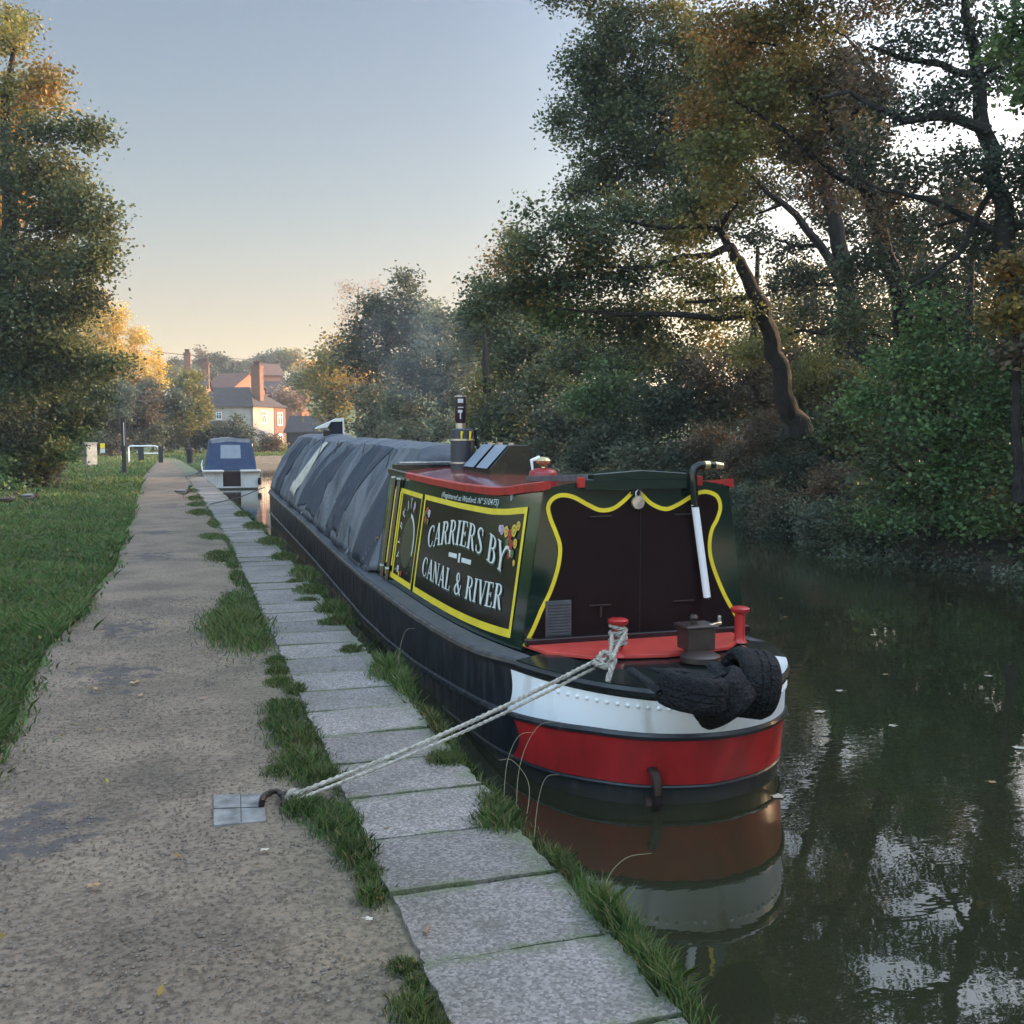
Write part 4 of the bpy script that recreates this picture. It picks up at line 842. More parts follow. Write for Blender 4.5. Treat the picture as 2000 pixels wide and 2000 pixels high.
roses([(7.50, .985, .035, 1), (7.44, .98, .05, 0), (7.33, .975, .055, 2), (7.23, .96, .055, 3), (7.14, 1.0, .06, 4), (7.07, 1.04, .045, 2), (7.28, .90, .04, 5), (7.18, .89, .05, 3), (7.08, .91, .045, 4), (7.12, .83, .04, 5), (7.2, .81, .035, 3), (7.06, .77, .03, 2)])
roses([(9.93, .95, .05, 3), (9.84, .93, .05, 1), (9.96, .86, .05, 3), (9.86, .85, .04, 5), (10.0, .92, .04, 5)])
roses([(10.95, .25, .05, 1), (10.87, .2, .04, 2), (10.5, .95, .04, 0), (11.0, .85, .04, 0), (10.75, .22, .04, 3)])
# ---- rear doors with the curved yellow line
YP = [(1023, 1273), (1041, 1228), (1058, 1188), (1072, 1160), (1083, 1130), (1091, 1098), (1093, 1067), (1085, 1040), (1074, 1012), (1070, 990), (1079, 974), (1097, 967), (1120, 971), (1148, 986), (1171, 996), (1194, 994), (1213, 982), (1231, 965), (1240, 955), (1250, 963), (1272, 984), (1299, 994), (1322, 986), (1347, 971), (1365, 962), (1383, 961), (1400, 970), (1406, 990), (1400, 1013), (1389, 1036), (1385, 1067), (1391, 1103), (1412, 1157), (1435, 1199), (1456, 1246)]
q = [aty(px, py, Y0) for px, py in YP]; q = [(float(p[0]), float(p[2])) for p in q]; q[0] = (q[0][0], .24); q[-1] = (q[-1][0], .24)
mb = MB(); mb.prism([(x, Y0-.004, z) for x, z in q], (0, .003, 0)); dr = mb.build('cabin_doors', 'doorbrown', boat, BO)
mb = MB(); rb_ = ribbon([(x, z, .030) for x, z in q]); mb2 = MB()
for i, qd in enumerate(rb_): mb.poly([(u, Y0-.0075, v) for u, v in qd])
mb.build('curved_line', 'yellow', dr, BO)
mb = MB(); mb.box((XK+.01, Y0-.006, .74), (.006, .006, .98)); mb.build('door_gap', 'darkbox', dr, BO)
for xx, zz in ((XK-.3, .50), (XK+.36, .50), (XK-.3, 1.13), (XK+.36, 1.13)):
    mb = MB(); mb.box((xx, Y0-.011, zz), (.17, .012, .012)); mb.build('hinge', 'iron', dr, BO, bevel=.003)
mb = MB(); mb.tube([(XK-.3, Y0-.03, .49), (XK-.3, Y0-.03, .42)], .008, 6); mb.build('door_pull', 'iron', dr, BO)
lv = MB(); lv.box((2.475, Y0-.012, .40), (.19, .016, .30)); vent = lv.build('vent', 'deck', boat, BO, bevel=.003)
lv = MB()
for k in range(13): lv.box((2.475, Y0-.025, .275+k*.021), (.16, .010, .007))
lv.build('louvres', 'deck', vent, BO)
# padlock and hasp
mb = MB(); mb.box((3.055, Y0-.012, 1.315), (.07, .016, .07)); hs_ = mb.build('hasp', 'blackgloss', boat, BO, bevel=.004)
Mx = Matrix.Rotation(math.pi/2, 3, 'X')
mb = MB(); mb.lathe([(0, 0), (.046, .002), (.05, .01), (.05, .022), (.046, .03), (.0, .032)], (3.065, Y0-.016, 1.225), 24, M=Mx); mb.tube([(3.05, Y0-.03, 1.26), (3.05, Y0-.03, 1.30), (3.068, Y0-.03, 1.315), (3.085, Y0-.03, 1.30), (3.085, Y0-.03, 1.26)], .006, 6)
tag(mb.build('padlock', 'steel', None, (0, 0, 0), smooth=True), 'round steel padlock hanging from the hasp above the cabin doors', 'padlock')
# sliding hatch and its runners
mb = MB(); mb.prism([(XK-.37, 6.60, 1.385), (XK-.37, 6.60, 1.43), (XK, 6.60, 1.455), (XK+.37, 6.60, 1.43), (XK+.37, 6.60, 1.385)], (0, .75, -.03)); hx = mb.build('sliding_hatch', 'green', boat, BO, bevel=.006)
for sd in (-1, 1):
    mb = MB(); mb.box((XK+sd*.42, 7.25, 1.375), (.04, 1.25, .045), M=Matrix.Rotation(-.045, 3, 'X')); mb.build('hatch_runner', 'deck', hx, BO, bevel=.004)
mb = MB(); mb.box((XK, 6.63, 1.355), (.86, .05, .075)); mb.build('hatch_front', 'green', hx, BO, bevel=.004)
for sd in (-1, 1):
    mb = MB(); mb.box((XK+sd*.455, 6.63, 1.372), (.045, .055, .07)); mb.build('hatch_stop', 'red', hx, BO, bevel=.003)
# tiller bar: black crook hooked over the roof, white tube hanging down
ht = lambda px, py: aty(px, py, Y0-.07)
a_ = ht(1357, 985); b_ = ht(1381, 1166)
mb = MB(); mb.tube([tuple(a_), tuple(b_)], .027, 14); til = thing('tiller_bar', 'white tube with a black crook handle standing against the cabin doors', 'tiller bar', tuple(b_))
org = tuple(b_); mb.build('tube', 'white', til, org, smooth=True)
crk = [ht(1358, 990), ht(1355, 950), ht(1353, 925), ht(1357, 914), ht(1366, 909), ht(1385, 908), ht(1402, 909)]
mb = MB(); mb.tube(crk, [.029, .029, .029, .029, .028, .026, .024], 14); mb.build('crook', 'blackgloss', til, org, smooth=True)
mb = MB(); mb.tube([ht(1396, 908.5), ht(1411, 910)], [.028, .024], 12); mb.tube([ht(1375, 908), ht(1385, 908)], .03, 12); mb.build('handle_grip', 'brass', til, org, smooth=True)
mb = MB(); mb.tube([tuple(b_), tuple(np.array(b_)+(np.array(b_)-a_)*.02)], .029, 12); mb.build('end_cap', 'blackgloss', til, org)
# pigeon box skylight
px0, px1, py0, py1 = 2.98, 3.60, 10.0, 11.0
mb = MB(); zz = 1.27; pr = [(px0, zz), (px0, zz+.09), (3.19, 1.60), (3.38, 1.60), (px1, zz+.09), (px1, zz)]
mb.prism([(x, py0, z) for x, z in pr], (0, py1-py0, 0)); pb = mb.build('pigeon_box', 'blackgloss', boat, BO, bevel=.008)
mb = MB(); e1 = Vector((.2, 0, .235)).normalized(); 
def pbp(t, y, o=.008): return (px0-.02+(3.19-px0+.02)*t-o*e1.z, y, zz+.08+(1.60-zz-.08)*t+o*e1.x)
mb.poly([pbp(.02, py0+.04), pbp(.98, py0+.04), pbp(.98, py0+.45), pbp(.02, py0+.45)]); mb.poly([pbp(.02, py0+.55), pbp(.98, py0+.55), pbp(.98, py1-.04), pbp(.02, py1-.04)]); mb.build('lid', 'vinyl', pb, BO)  # pale lid colour stands in for sky reflected on the slope
mb = MB()
for yy_ in (py0+.12, py0+.5, py0+.88): mb.box((3.24, yy_, 1.61), (.05, .04, .025))
mb.build('hinge', 'steel', pb, BO)
# chimney on its collar, with the spare can on top
CX, CY = 3.04, 11.3
chm = thing('chimney', 'black chimney stack with two steel bands standing on the boat roof', 'chimney', (CX, CY, 1.30))
prof = [(0, 0), (.14, 0), (.137, .02), (.135, .44), (.128, .47), (.10, .485), (0, .485)]
mb = MB(); mb.lathe(prof, (CX, CY, 1.29), 28); mb.build('stack', 'navy', chm, (CX, CY, 1.30), smooth=True)
for z_ in (.085, .345):
    mb = MB(); mb.lathe([(.1365, 0), (.142, .004), (.142, .02), (.1365, .024)], (CX, CY, 1.29+z_), 28); mb.build('band', 'steel', chm, (CX, CY, 1.30), smooth=True)
mb = MB()
for a in (-1.9, -1.2): mb.tube([(CX+.142*math.cos(a), CY+.142*math.sin(a), 1.64), (CX+.146*math.cos(a), CY+.146*math.sin(a), 1.70), (CX+.146*math.cos(a+.05), CY+.146*math.sin(a+.05), 1.745)], [.009, .011, .016], 6)
mb.build('drip', 'yellow', chm, (CX, CY, 1.30))
can_ = thing('coffee_tin', 'tall dark tin with a pale rim and label standing on the chimney', 'tin', (CX-.02, CY, 1.775))
oc = (CX-.02, CY, 1.775)
mb = MB(); mb.lathe([(0, 0), (.055, 0), (.055, .065), (.064, .08), (.066, .36), (.060, .365), (.058, .30)], oc, 24); mb.build('body', mat('printed tin', (.04, .022, .035), .3, col2=(.02, .012, .02), vs=20), can_, oc, smooth=True)
mb = MB(); mb.lathe([(.0665, .355), (.068, .36), (.066, .372), (.058, .37)], oc, 24); mb.lathe([(.0555, .0), (.0565, .06)], oc, 24); mb.build('rim', 'steel', can_, oc, smooth=True)
mb = MB()
def cyl(a, z, r=.0675): return (oc[0]+r*math.cos(a), oc[1]+r*math.sin(a), oc[2]+z)
mb.grid([[cyl(a, z) for a in np.linspace(-2.3, -1.35, 7)] for z in (.29, .335)]); mb.grid([[cyl(a, z) for a in np.linspace(-2.3, -1.3, 7)] for z in (.235, .245)])
mb.grid([[cyl(a, z) for a in np.linspace(-2.3, -1.5, 7)] for z in (.18, .21)]); mb.grid([[cyl(a, z) for a in np.linspace(-1.95, -1.75, 4)] for z in (.11, .19)]); mb.build('label_mark', 'grp', can_, oc)
# red kettle-like can on the roof
KX, KY = 2.79, 7.85; KZ = 1.245
kn = thing('watering_can', 'squat red enamel can with a shiny brass knob near the sliding hatch', 'can', (KX, KY, KZ)); ok_ = (KX, KY, KZ)
mb = MB(); mb.lathe([(0, 0), (.125, 0), (.122, .02), (.118, .13), (.112, .16), (.09, .18), (.04, .19), (0, .19)], ok_, 24); mb.build('body', 'can', kn, ok_, smooth=True)
mb = MB(); mb.lathe([(.02, .185), (.014, .2), (.03, .215), (.06, .235), (.065, .25), (.05, .27), (.02, .28), (0, .28)], ok_, 20); mb.build('knob', 'brass', kn, ok_, smooth=True)
mb = MB(); mb.tube([(KX-.09, KY, KZ+.17), (KX-.1, KY, KZ+.25), (KX-.03, KY, KZ+.272)], [.01, .016, .02], 8); mb.build('spout', 'white', kn, ok_, smooth=True)
# dark hose looping from the chimney along the far side of the roof
mb = MB(); hp = [(CX+.14, CY-.02, 1.76), (CX+.17, CY, 1.6), (CX+.24, CY-.03, 1.46), (CX+.4, CY-.05, 1.41), (CX+.62, CY-.1, 1.40)]; mb.tube([tuple(p) for p in cr_spline(hp)], .018, 8)
hp = [(CX+.14, CY-.1, 1.5), (CX+.2, CY-.1, 1.42), (CX+.36, CY-.14, 1.37), (CX+.5, CY-.16, 1.37)]; mb.tube([tuple(p) for p in cr_spline(hp)], .016, 8)
tag(mb.build('hose', 'rubber', None, (0, 0, 0), smooth=True), 'black hose curving down behind the chimney onto the roof', 'hose')
# rag over the rail
mb = MB(); mb.grid([[(2.36+.012*math.sin(k*2)-.004, 7.28+.03*k, 1.30-.03*j+(0 if j else .005)+.005*math.sin(k*3)) for k in range(3)] for j in range(4)]); mb.grid([[(2.355+.13*j/3, 7.26+.035*k+.02*math.sin(j), 1.303+.004*math.sin(k*2+j)) for k in range(4)] for j in range(4)])
tag(mb.build('rag', 'vinyl'), 'small pale rag lying over the red roof rail', 'rag')

# ---- canvas side cloths over the hold
def tarp_pt(y, u, off=0., amp=1.):
    """u 0 left gunwale .. 1 left ridge .. 1.25 right ridge .. 2.25 right gunwale"""
    gz_ = zg(y)+.035; rz_ = float(np.interp(y, [12, 14, 19, 22, 25.6, 27.2], [1.51, 1.53, 1.56, 1.62, 1.66, 1.0]))
    rz_ += -.03*abs(math.sin((y-12.2)*1.1)); xg, xr_ = -.88, -.24
    tp = min(1, max(0.02, (28.3-y)/2.4)); xg *= tp**.5; xr_ *= tp**.5
    if u <= 1: x = lerp(xg, xr_, u); z = lerp(gz_, rz_, u); nx, nz = -.87, .5
    elif u <= 1.25: x = lerp(xr_, -xr_, (u-1)/.25); z = rz_+.03*math.sin(math.pi*(u-1)/.25); nx, nz = 0, 1
    else: x = lerp(-xr_, -xg, u-1.25); z = lerp(rz_, gz_, u-1.25); nx, nz = .87, .5
    uu = min(u, 2.25-u); s = y+uu*.42+.10*mnoise.noise(Vector((y*.8, uu*1.3, 5)))
    fs = lambda v: (.5+.5*math.cos(2*v))**1.5
    k1 = .5+.5*mnoise.noise(Vector((y*.55, 0, 1))); k2 = .5+.5*mnoise.noise(Vector((y*.9, uu*.5, 9)))
    f_ = .25+k1*1.3*fs(s*1.9+.5*math.sin(y))**.7+k2*.8*fs(s*4.1+1)**.8+.22*(1-abs(math.sin(s*6.5+2*mnoise.noise(Vector((y, uu*2, 7))))))**3+.10*fs(s*9.+math.sin(y*2)+uu*.6)+.10*mnoise.noise(Vector((s*8, uu*.7, 3)))
    a = .16*amp*(math.sin(math.pi*min(1, uu*.88+.1))**.5 if uu < 1 else .4)
    return (XC+x+nx*(f_*a+off), y, z+nz*(f_*a+off))
def cloth(name, ya, yb, m, off, amp=1., u0=0., u1=2.25, slant=0., lab=None, dens=22):
    ny = max(8, int((yb-ya)*dens)); us = list(np.linspace(u0, min(1, u1), 22))+([1.06, 1.12, 1.19]+list(np.linspace(1.25, u1, 14)) if u1 > 1.3 else [])
    mb = MB(); rag = lambda y, u: .0 if name == 'hold_cover' else .05*math.sin(y*5+ya)*(1-min(1, u))+.03*math.sin(u*9+ya*3)
    mb.grid([[tarp_pt(y+slant*min(1, u)+rag(ya, u), u+(rag(y, u) if 0 < u < .3 else 0), off, amp) for u in us] for y in np.linspace(ya, yb, ny)])
    if name == 'hold_cover':
        ring = [tarp_pt(ya, u, off, amp) for u in us]; mb.grid([ring, [(lerp(XC, p_[0], .8), ya-.04, p_[2]*.9) for p_ in ring], [(lerp(XC, p_[0], .4), ya-.03, .1+p_[2]*.4) for p_ in ring], [(XC, ya, .1) for p_ in ring]])
    o = mb.build(name, m, boat, BO, smooth=True); md = o.modifiers.new('t', 'SOLIDIFY'); md.thickness = .006; return o
cloth('hold_cover', 12.15, 27.4, 'tarp', 0., 1.)
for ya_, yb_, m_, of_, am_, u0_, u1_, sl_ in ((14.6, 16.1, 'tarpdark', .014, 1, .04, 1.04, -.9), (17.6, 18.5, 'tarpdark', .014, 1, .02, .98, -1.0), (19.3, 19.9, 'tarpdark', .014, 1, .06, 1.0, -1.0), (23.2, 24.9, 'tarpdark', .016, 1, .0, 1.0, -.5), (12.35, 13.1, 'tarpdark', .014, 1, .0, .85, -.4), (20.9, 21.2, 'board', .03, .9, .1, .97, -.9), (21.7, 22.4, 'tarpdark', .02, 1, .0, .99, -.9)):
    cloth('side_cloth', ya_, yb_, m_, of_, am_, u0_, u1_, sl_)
# white capping along the hold side with lacing eyes and cords
for k in range(13):
    mb = MB(); y_ = 12.7+k*1.1; p0 = (XC-.93, y_, zg(y_)+.05); mb.tube([(XC-.95, y_, zg(y_)+.04), (XC-.9, y_+.04, zg(y_)+.11), (XC-.86, y_+.1, zg(y_)+.06)], .008, 5)
    mb.build('lacing_ring', 'steel', boat, BO)
for k, (ya, yb, u_) in enumerate([(12.6, 13.6, .95), (13.6, 15.8, 1.0), (15.2, 17.4, .95), (16.9, 18.6, 1.0), (19.4, 20.5, 1.), (21.4, 22.6, .95), (12.9, 12.4, .5)]):
    pts = [(XC-.94, ya, zg(ya)+.06)]+[tuple(np.array(tarp_pt(lerp(ya, yb, t), u_*t, .09, .2))) for t in np.linspace(.1, 1, 8)]
    mb = MB(); mb.tube(pts, .010, 5); mb.build('lacing_cord', 'cord', boat, BO)
mb = MB(); mb.box((XC-.9, 13.4, .085), (.05, 2.4, .05)); mb.build('hold_plank', 'deck', boat, BO, bevel=.006)
# coiled tan fender rope by the cabin front
mb = MB(); mb.tube([(2.28+.05*math.cos(k*.9), 12.32+.05*math.sin(k*.9), .06+k*.016) for k in range(26)], .022, 7)
tag(mb.build('rope_fender', 'ropeor', None, (0, 0, 0), smooth=True), 'tan coiled rope fender on the side deck at the front of the cabin', 'fender')
# deck light and mast box at the front of the hold
mx_ = thing('headlamp_box', 'dark blue box with a pale angled lid standing on the cloths near the bow', 'box', (XC, 21.2, 1.54)); om = (XC, 21.2, 1.54)
mb = MB(); mb.box((XC-.02, 21.2, 1.78), (.22, .3, .40)); mb.build('box_body', 'blueglass', mx_, om, bevel=.01)
mb = MB(); mb.prism([(XC-.42, 21.02, 1.83), (XC-.40, 21.02, 1.86), (XC+.0, 21.02, 2.04), (XC+.14, 21.02, 2.06), (XC+.15, 21.02, 1.56), (XC+.12, 21.02, 1.56), (XC+.11, 21.02, 1.98), (XC-.12, 21.02, 1.97), (XC-.2, 21.02, 1.86)], (0, .3, 0)); mb.build('lid', 'letter', mx_, om)
mb = MB(); mb.box((XC-.2, 21.1, 1.66), (.14, .14, .28)); mb.build('lamp', 'iron', mx_, om, bevel=.02)
mb = MB(); mb.box((XC-.2, 21.15, 1.80), (.09, .1, .06)); mb.build('bracket', 'board', mx_, om)
# ================================================================== FENDERS, ROPE, RING
def tyre(c, axis, r, wd, label, squash=None, name='tyre_fender', deck=.0):
    ax = Vector(axis).normalized(); Mx = ax.to_track_quat('Z', 'Y').to_matrix()
    if squash: Mx = Mx @ Matrix.Diagonal(squash)
    h = wd/2; pr = [(r*.60, -h*.55), (r*.63, -h*.85), (r*.78, -h), (r*.92, -h*.9), (r*1.0, -h*.66), (r*1.0, -h*.35), (r*.965, -h*.33), (r*.965, -h*.27), (r, -h*.25), (r, h*.05), (r*.965, h*.07), (r*.965, h*.13), (r, h*.15), (r*1.0, h*.66), (r*.92, h*.9), (r*.78, h), (r*.63, h*.85), (r*.60, h*.55), (r*.86, h*.3), (r*.86, -h*.3), (r*.60, -h*.55)]
    mb = MB(); mb.lathe(pr, c, 48, M=Mx, rad=lambda k, q: (1-.035*((k % 4) == 0)) if q > r*.97 else 1)
    o = mb.build(name, 'rubber', None, (0, 0, 0), smooth=True); return tag(o, label, 'tyre fender', 'tyre fenders on the stern')
ta = at(1462, 1334, 5.5); tyre(ta, (-.93, .10, .16), .19, .24, 'upright black tyre fender with tread facing out, rightmost on the stern rim')
tb_ = at(1352, 1350, 5.2); tyre(tb_, (.16, .04, .95), .19, .19, 'flattened knobbly black tyre fender lying over the white stern band', (1, .9, 1))
tc2 = at(1408, 1362, 5.34); tyre(tc2, (-.5, .25, .75), .175, .20, 'small dark tyre fender hanging lowest between the two larger tyres', (1, 1, 1))
for pts_, rr_, lb_ in (([(1232, 1308, 5.5), (1262, 1330, 5.3), (1292, 1352, 5.15)], [.028, .03, .034], 'black rubber strap sticking out to the left of the fenders'), ([(1272, 1306, 5.6), (1330, 1320, 5.35), (1400, 1330, 5.2)], [.02, .04, .05], 'black rubber strap lying across the top of the flattened tyre'), ([(1395, 1300, 5.6), (1420, 1325, 5.35)], [.05, .05], 'short black strap between the rudder post and the upright tyre')):
    mb = MB(); mb.tube([at(*p_) for p_ in pts_], rr_, 8, sq=.5); tag(mb.build('fender_strap', 'rubber', None, (0, 0, 0), smooth=True), lb_, 'strap', 'straps holding the fenders')
def twist(mb, pts, r, turns_per_m=16, n=5):
    q = cr_spline(pts, 12) if len(pts) > 2 else [np.array(pts[0])+(np.array(pts[1])-np.array(pts[0]))*t for t in np.linspace(0, 1, 90)]
    q = [Vector(p) for p in q]; L = 0
    for k in range(3):
        L = 0; o = []; ref = Vector((.1, .2, 1))
        for i, p in enumerate(q):
            t = (q[min(i+1, len(q)-1)]-q[max(i-1, 0)]).normalized(); a = t.cross(ref).normalized(); b = a.cross(t)
            if i: L += (p-q[i-1]).length
            th = L*turns_per_m+k*2.094; o.append(p+(a*math.cos(th)+b*math.sin(th))*r*.55)
        mb.tube(o, r*.62, n)
DX, DY = 2.70, 6.12
rope = thing('mooring_rope', 'pale doubled mooring rope from the red dolly down to the iron ring', 'rope', (.6, 4.8, .05)); oR = (.6, 4.8, .05)
e1_ = atz(572, 1553, .05); e2_ = atz(580, 1562, .04)
k1 = np.array(at(1160, 1292, 5.72)); 
for (a, b, r_) in ((k1, e1_, .0125), (k1+np.array([0, -.01, -.035]), e2_, .0095)):
    mid = (np.array(a)+np.array(b))/2+np.array([0, 0, -.03])
    mb = MB(); twist(mb, [tuple(a), tuple(a*.75+b*.25+np.array([0, 0, -.022])), tuple(mid), tuple(a*.25+b*.75+np.array([0, 0, -.022])), tuple(b)], r_, 60); mb.build('line', 'rope', rope, oR, smooth=True)
mb = MB()
def ringpts(cx, cy, cz, r, n=20, tilt=0, a0=0, a1=2*math.pi): return [(cx+r*math.cos(a), cy+r*math.sin(a), cz+tilt*math.cos(a)) for a in np.linspace(a0, a1, n)]
for z_, r_, tl in ((.34, .05, .0), (.365, .052, .01), (.39, .05, -.01), (.415, .052, .012), (.44, .05, -.012)): twist(mb, ringpts(DX, DY, z_, r_, 14, tl), .0125, 60)
kp = [np.array((DX-.05, DY-.02, .40)), at(1190, 1283, 5.8), k1, at(1172, 1300, 5.66), at(1190, 1296, 5.68), at(1200, 1275, 5.75), np.array((DX+.03, DY-.055, .41))]
twist(mb, [tuple(p) for p in kp], .014, 60)
twist(mb, [tuple(at(1170, 1283, 5.74)), tuple(at(1182, 1304, 5.66)), tuple(at(1200, 1290, 5.68)), tuple(at(1180, 1274, 5.76)), tuple(at(1165, 1290, 5.7))], .014, 60)
twist(mb, [tuple(at(1200, 1290, 5.70)), tuple(at(1194, 1306, 5.64)), tuple(at(1190, 1320, 5.61)), tuple(at(1187, 1331, 5.60))], .0155, 60)
mb.build('knot', 'rope', rope, oR, smooth=True)
mb = MB(); rc = np.array(atz(572, 1556, .03)); d_ = unit(np.array([[1, .55, 0]]))[0]
mb_pts = [tuple(rc+d_*.03*math.cos(a)+np.array([0, 0, 1])*.028*math.sin(a)) for a in np.linspace(0, 6.283, 13)]; twist(mb, mb_pts, .012, 60); mb.build('loop', 'rope', rope, oR, smooth=True)
r0 = atz(517, 1573, .0); r1 = atz(560, 1548, .05)
mr_ = MB(); pts = [atz(510, 1578, -.01), at(514, 1558, float(np.dot(atz(512, 1578, 0), HF))), at(528, 1548, 4.76), at(545, 1548, 4.78), atz(556, 1562, .02), atz(552, 1575, -.01)]
rr = thing('mooring_ring', 'rusty dark iron mooring eye and shackle set beside the pale plate', 'mooring ring', tuple(atz(530, 1575, 0))); orr = tuple(atz(530, 1575, 0))
mb = MB(); mb.tube([tuple(p) for p in cr_spline(pts, 5)], .0145, 9); mb.build('eye', 'iron', rr, orr, smooth=True)
mb = MB(); s1 = at(545, 1549, 4.79); s2 = np.array(atz(578, 1553, .045)); md_ = (np.array(s1)+s2)/2; dd = unit((s2-np.array(s1))[None])[0]; nn_ = np.array([-dd[1], dd[0], 0])
mb.tube([tuple(md_+dd*.055*math.cos(a)+nn_*.028*math.sin(a)) for a in np.linspace(0, 6.283, 17)], .011, 8); mb.build('shackle', 'iron', rr, orr, smooth=True)
pc_ = [atz(417, 1552, .003), atz(515, 1549, .003), atz(520, 1602, .003), atz(417, 1611, .003)]
mb = MB(); mb.prism([tuple(p) for p in pc_], (0, 0, -.04)); pl = mb.build('anchor_plate', 'plate', bevel=.003); tag(pl, 'pale grey square stone plate set in the gravel path by the mooring ring', 'plate')
mb = MB(); a_, b_ = np.array(atz(417, 1579, .0045)), np.array(atz(516, 1576, .0045)); mb.tube([tuple(a_), tuple(b_)], .0016, 4); a_, b_ = np.array(atz(470, 1552, .0045)), np.array(atz(471, 1605, .0045)); mb.tube([tuple(a_), tuple(b_)], .0012, 4); mb.build('groove', 'dirt', pl)
# twig and fallen leaves
mb = MB(); c = atz(833, 1815, .016); mb.tube([(c[0]-.012, c[1]-.022, .014), (c[0], c[1], .016), (c[0]+.012, c[1]+.026, .015)], [.007, .0075, .006], 8)
tag(mb.build('twig', 'wood', smooth=True), 'short broken twig lying on a coping slab in the foreground', 'twig')
MT['deadleaf'] = mat('dry leaf', (.34, .22, .10), .7, col2=(.22, .13, .06), vs=30)
MT['paleleaf'] = mat('pale leaf', (.46, .42, .34), .7, col2=(.36, .3, .22), vs=30)
def leaf_thing(x, y, z, s, rz, m, lab, grp, cat='leaf', name='fallen_leaf', curl=.25):
    mb = MB(); out = []
    for k in range(15):
        a = 2*math.pi*k/15; r = s*(.62+.38*math.cos(2.5*(a if a < math.pi else 2*math.pi-a))**2)*(1 if k else .4); out.append((x+r*math.cos(a+rz), y+r*.8*math.sin(a+rz), z+curl*s*(abs(math.sin(a*1.5+rz)))))
    n0 = len(out)
    mb._add(out+[(x, y, z+.002)], [(k, (k+1) % n0, n0) for k in range(n0)])
    mb.tube([(x, y, z+.003), (x+s*1.3*math.cos(rz), y+s*1.3*math.sin(rz), z+.004)], .0012, 4)
    return tag(mb.build(name, m), lab, cat, grp)
LP = [(265, 1333, 'brown curled leaf by the dark patch near the left lawn edge', .045), (275, 1358, 'tan leaf just below the brown curled one on the path', .03), (185, 1345, 'brown leaf lying against the lawn edge', .035), (517, 1660, 'small pale leaf on the path just below the iron ring', .02), (182, 1730, 'pale tan leaf alone on the gravel in the lower left', .028),
      (395, 1364, 'grey shrivelled leaf on the dark patch', .025), (565, 1378, 'pale leaf chip beside the coping at mid path', .022), (720, 1795, 'whitish leaf scrap under the small verge tuft', .02)]
for i, (px_, py__, lab, s_) in enumerate(LP):
    p = atz(px_, py__, .004); leaf_thing(p[0], p[1], .004, s_, i*1.3, 'deadleaf' if i not in (3, 6, 7) else 'paleleaf', lab, 'fallen leaves on the towpath')
FL = [(1533, 1205), (1497, 1308), (1529, 1321), (1729, 1317), (1744, 1417), (1600, 1390), (1525, 1168), (1640, 1349), (1990, 1460), (1937, 1527), (1706, 1240), (1520, 1555), (1855, 1180), (1930, 1320)]
for i, (px_, py__) in enumerate(FL):
    p = atz(px_, py__, WZ+.004); leaf_thing(p[0], p[1], WZ+.004, .035+.01*(i % 3), i*1.7, 'paleleaf' if i % 3 else 'deadleaf', 'small pale leaf floating on the dark water beyond the stern', 'leaves floating on the canal', curl=.06, name='floating_leaf')

# ================================================================== SECOND BOAT
KO = (1.95, 44.2, WZ)
kb = thing('cabin_cruiser', 'small white cabin cruiser with a blue canvas hood moored beyond the narrowboat', 'boat', KO)
def sec(y, t):     # half width and heights at station y (0 stern .. 6.6 bow)
    k = max(0, (y-3.2)/3.4); wd = 1.15*(1-k**2.3); return wd
mb = MB(); st_y = [0, .8, 1.6, 2.6, 3.4, 4.2, 5, 5.7, 6.2, 6.5, 6.6]
for sd in (-1, 1):
    mb.grid([[(KO[0]+sd*sec(y, 0)*q, KO[1]+y, WZ+z+(.25*max(0, y-3)/3.6 if z > .5 else 0)) for y in st_y] for q, z in ((.0, -.35), (.75, -.2), (.93, .05), (1.0, .72))])
mb.grid([[(KO[0]+x, KO[1], WZ+z) for x in (-1.15*q, -.36)] for q, z in ((.75, -.2), (.93, .05), (1., .72))]); mb.grid([[(KO[0]+x, KO[1], WZ+z) for x in (.36, 1.15*q)] for q, z in ((.75, -.2), (.93, .05), (1., .72))])
mb.grid([[(KO[0]+x, KO[1], WZ+z) for x in (-.36, .36)] for z in (-.2, .12)])
mb.build('hull', 'grp', kb, KO, smooth=True)
mb = MB(); mb.box((KO[0], KO[1]+.35, WZ+.42), (.72, .5, .64)); mb.build('stern_well', mat('dark brown well', (.03, .012, .01), .8), kb, KO)
mb = MB(); mb.box((KO[0]-.75, KO[1]+.1, WZ+.76), (.84, .5, .09)); mb.box((KO[0]+.75, KO[1]+.1, WZ+.76), (.84, .5, .09)); mb.box((KO[0], KO[1]+3.6, WZ+.78), (1.9, 4, .1)); mb.build('deck', 'grp', kb, KO, bevel=.03)
mb = MB(); mb.box((KO[0], KO[1]-.02, WZ+.03), (2.1, .1, .06)); mb.build('bottom_band', 'black', kb, KO)
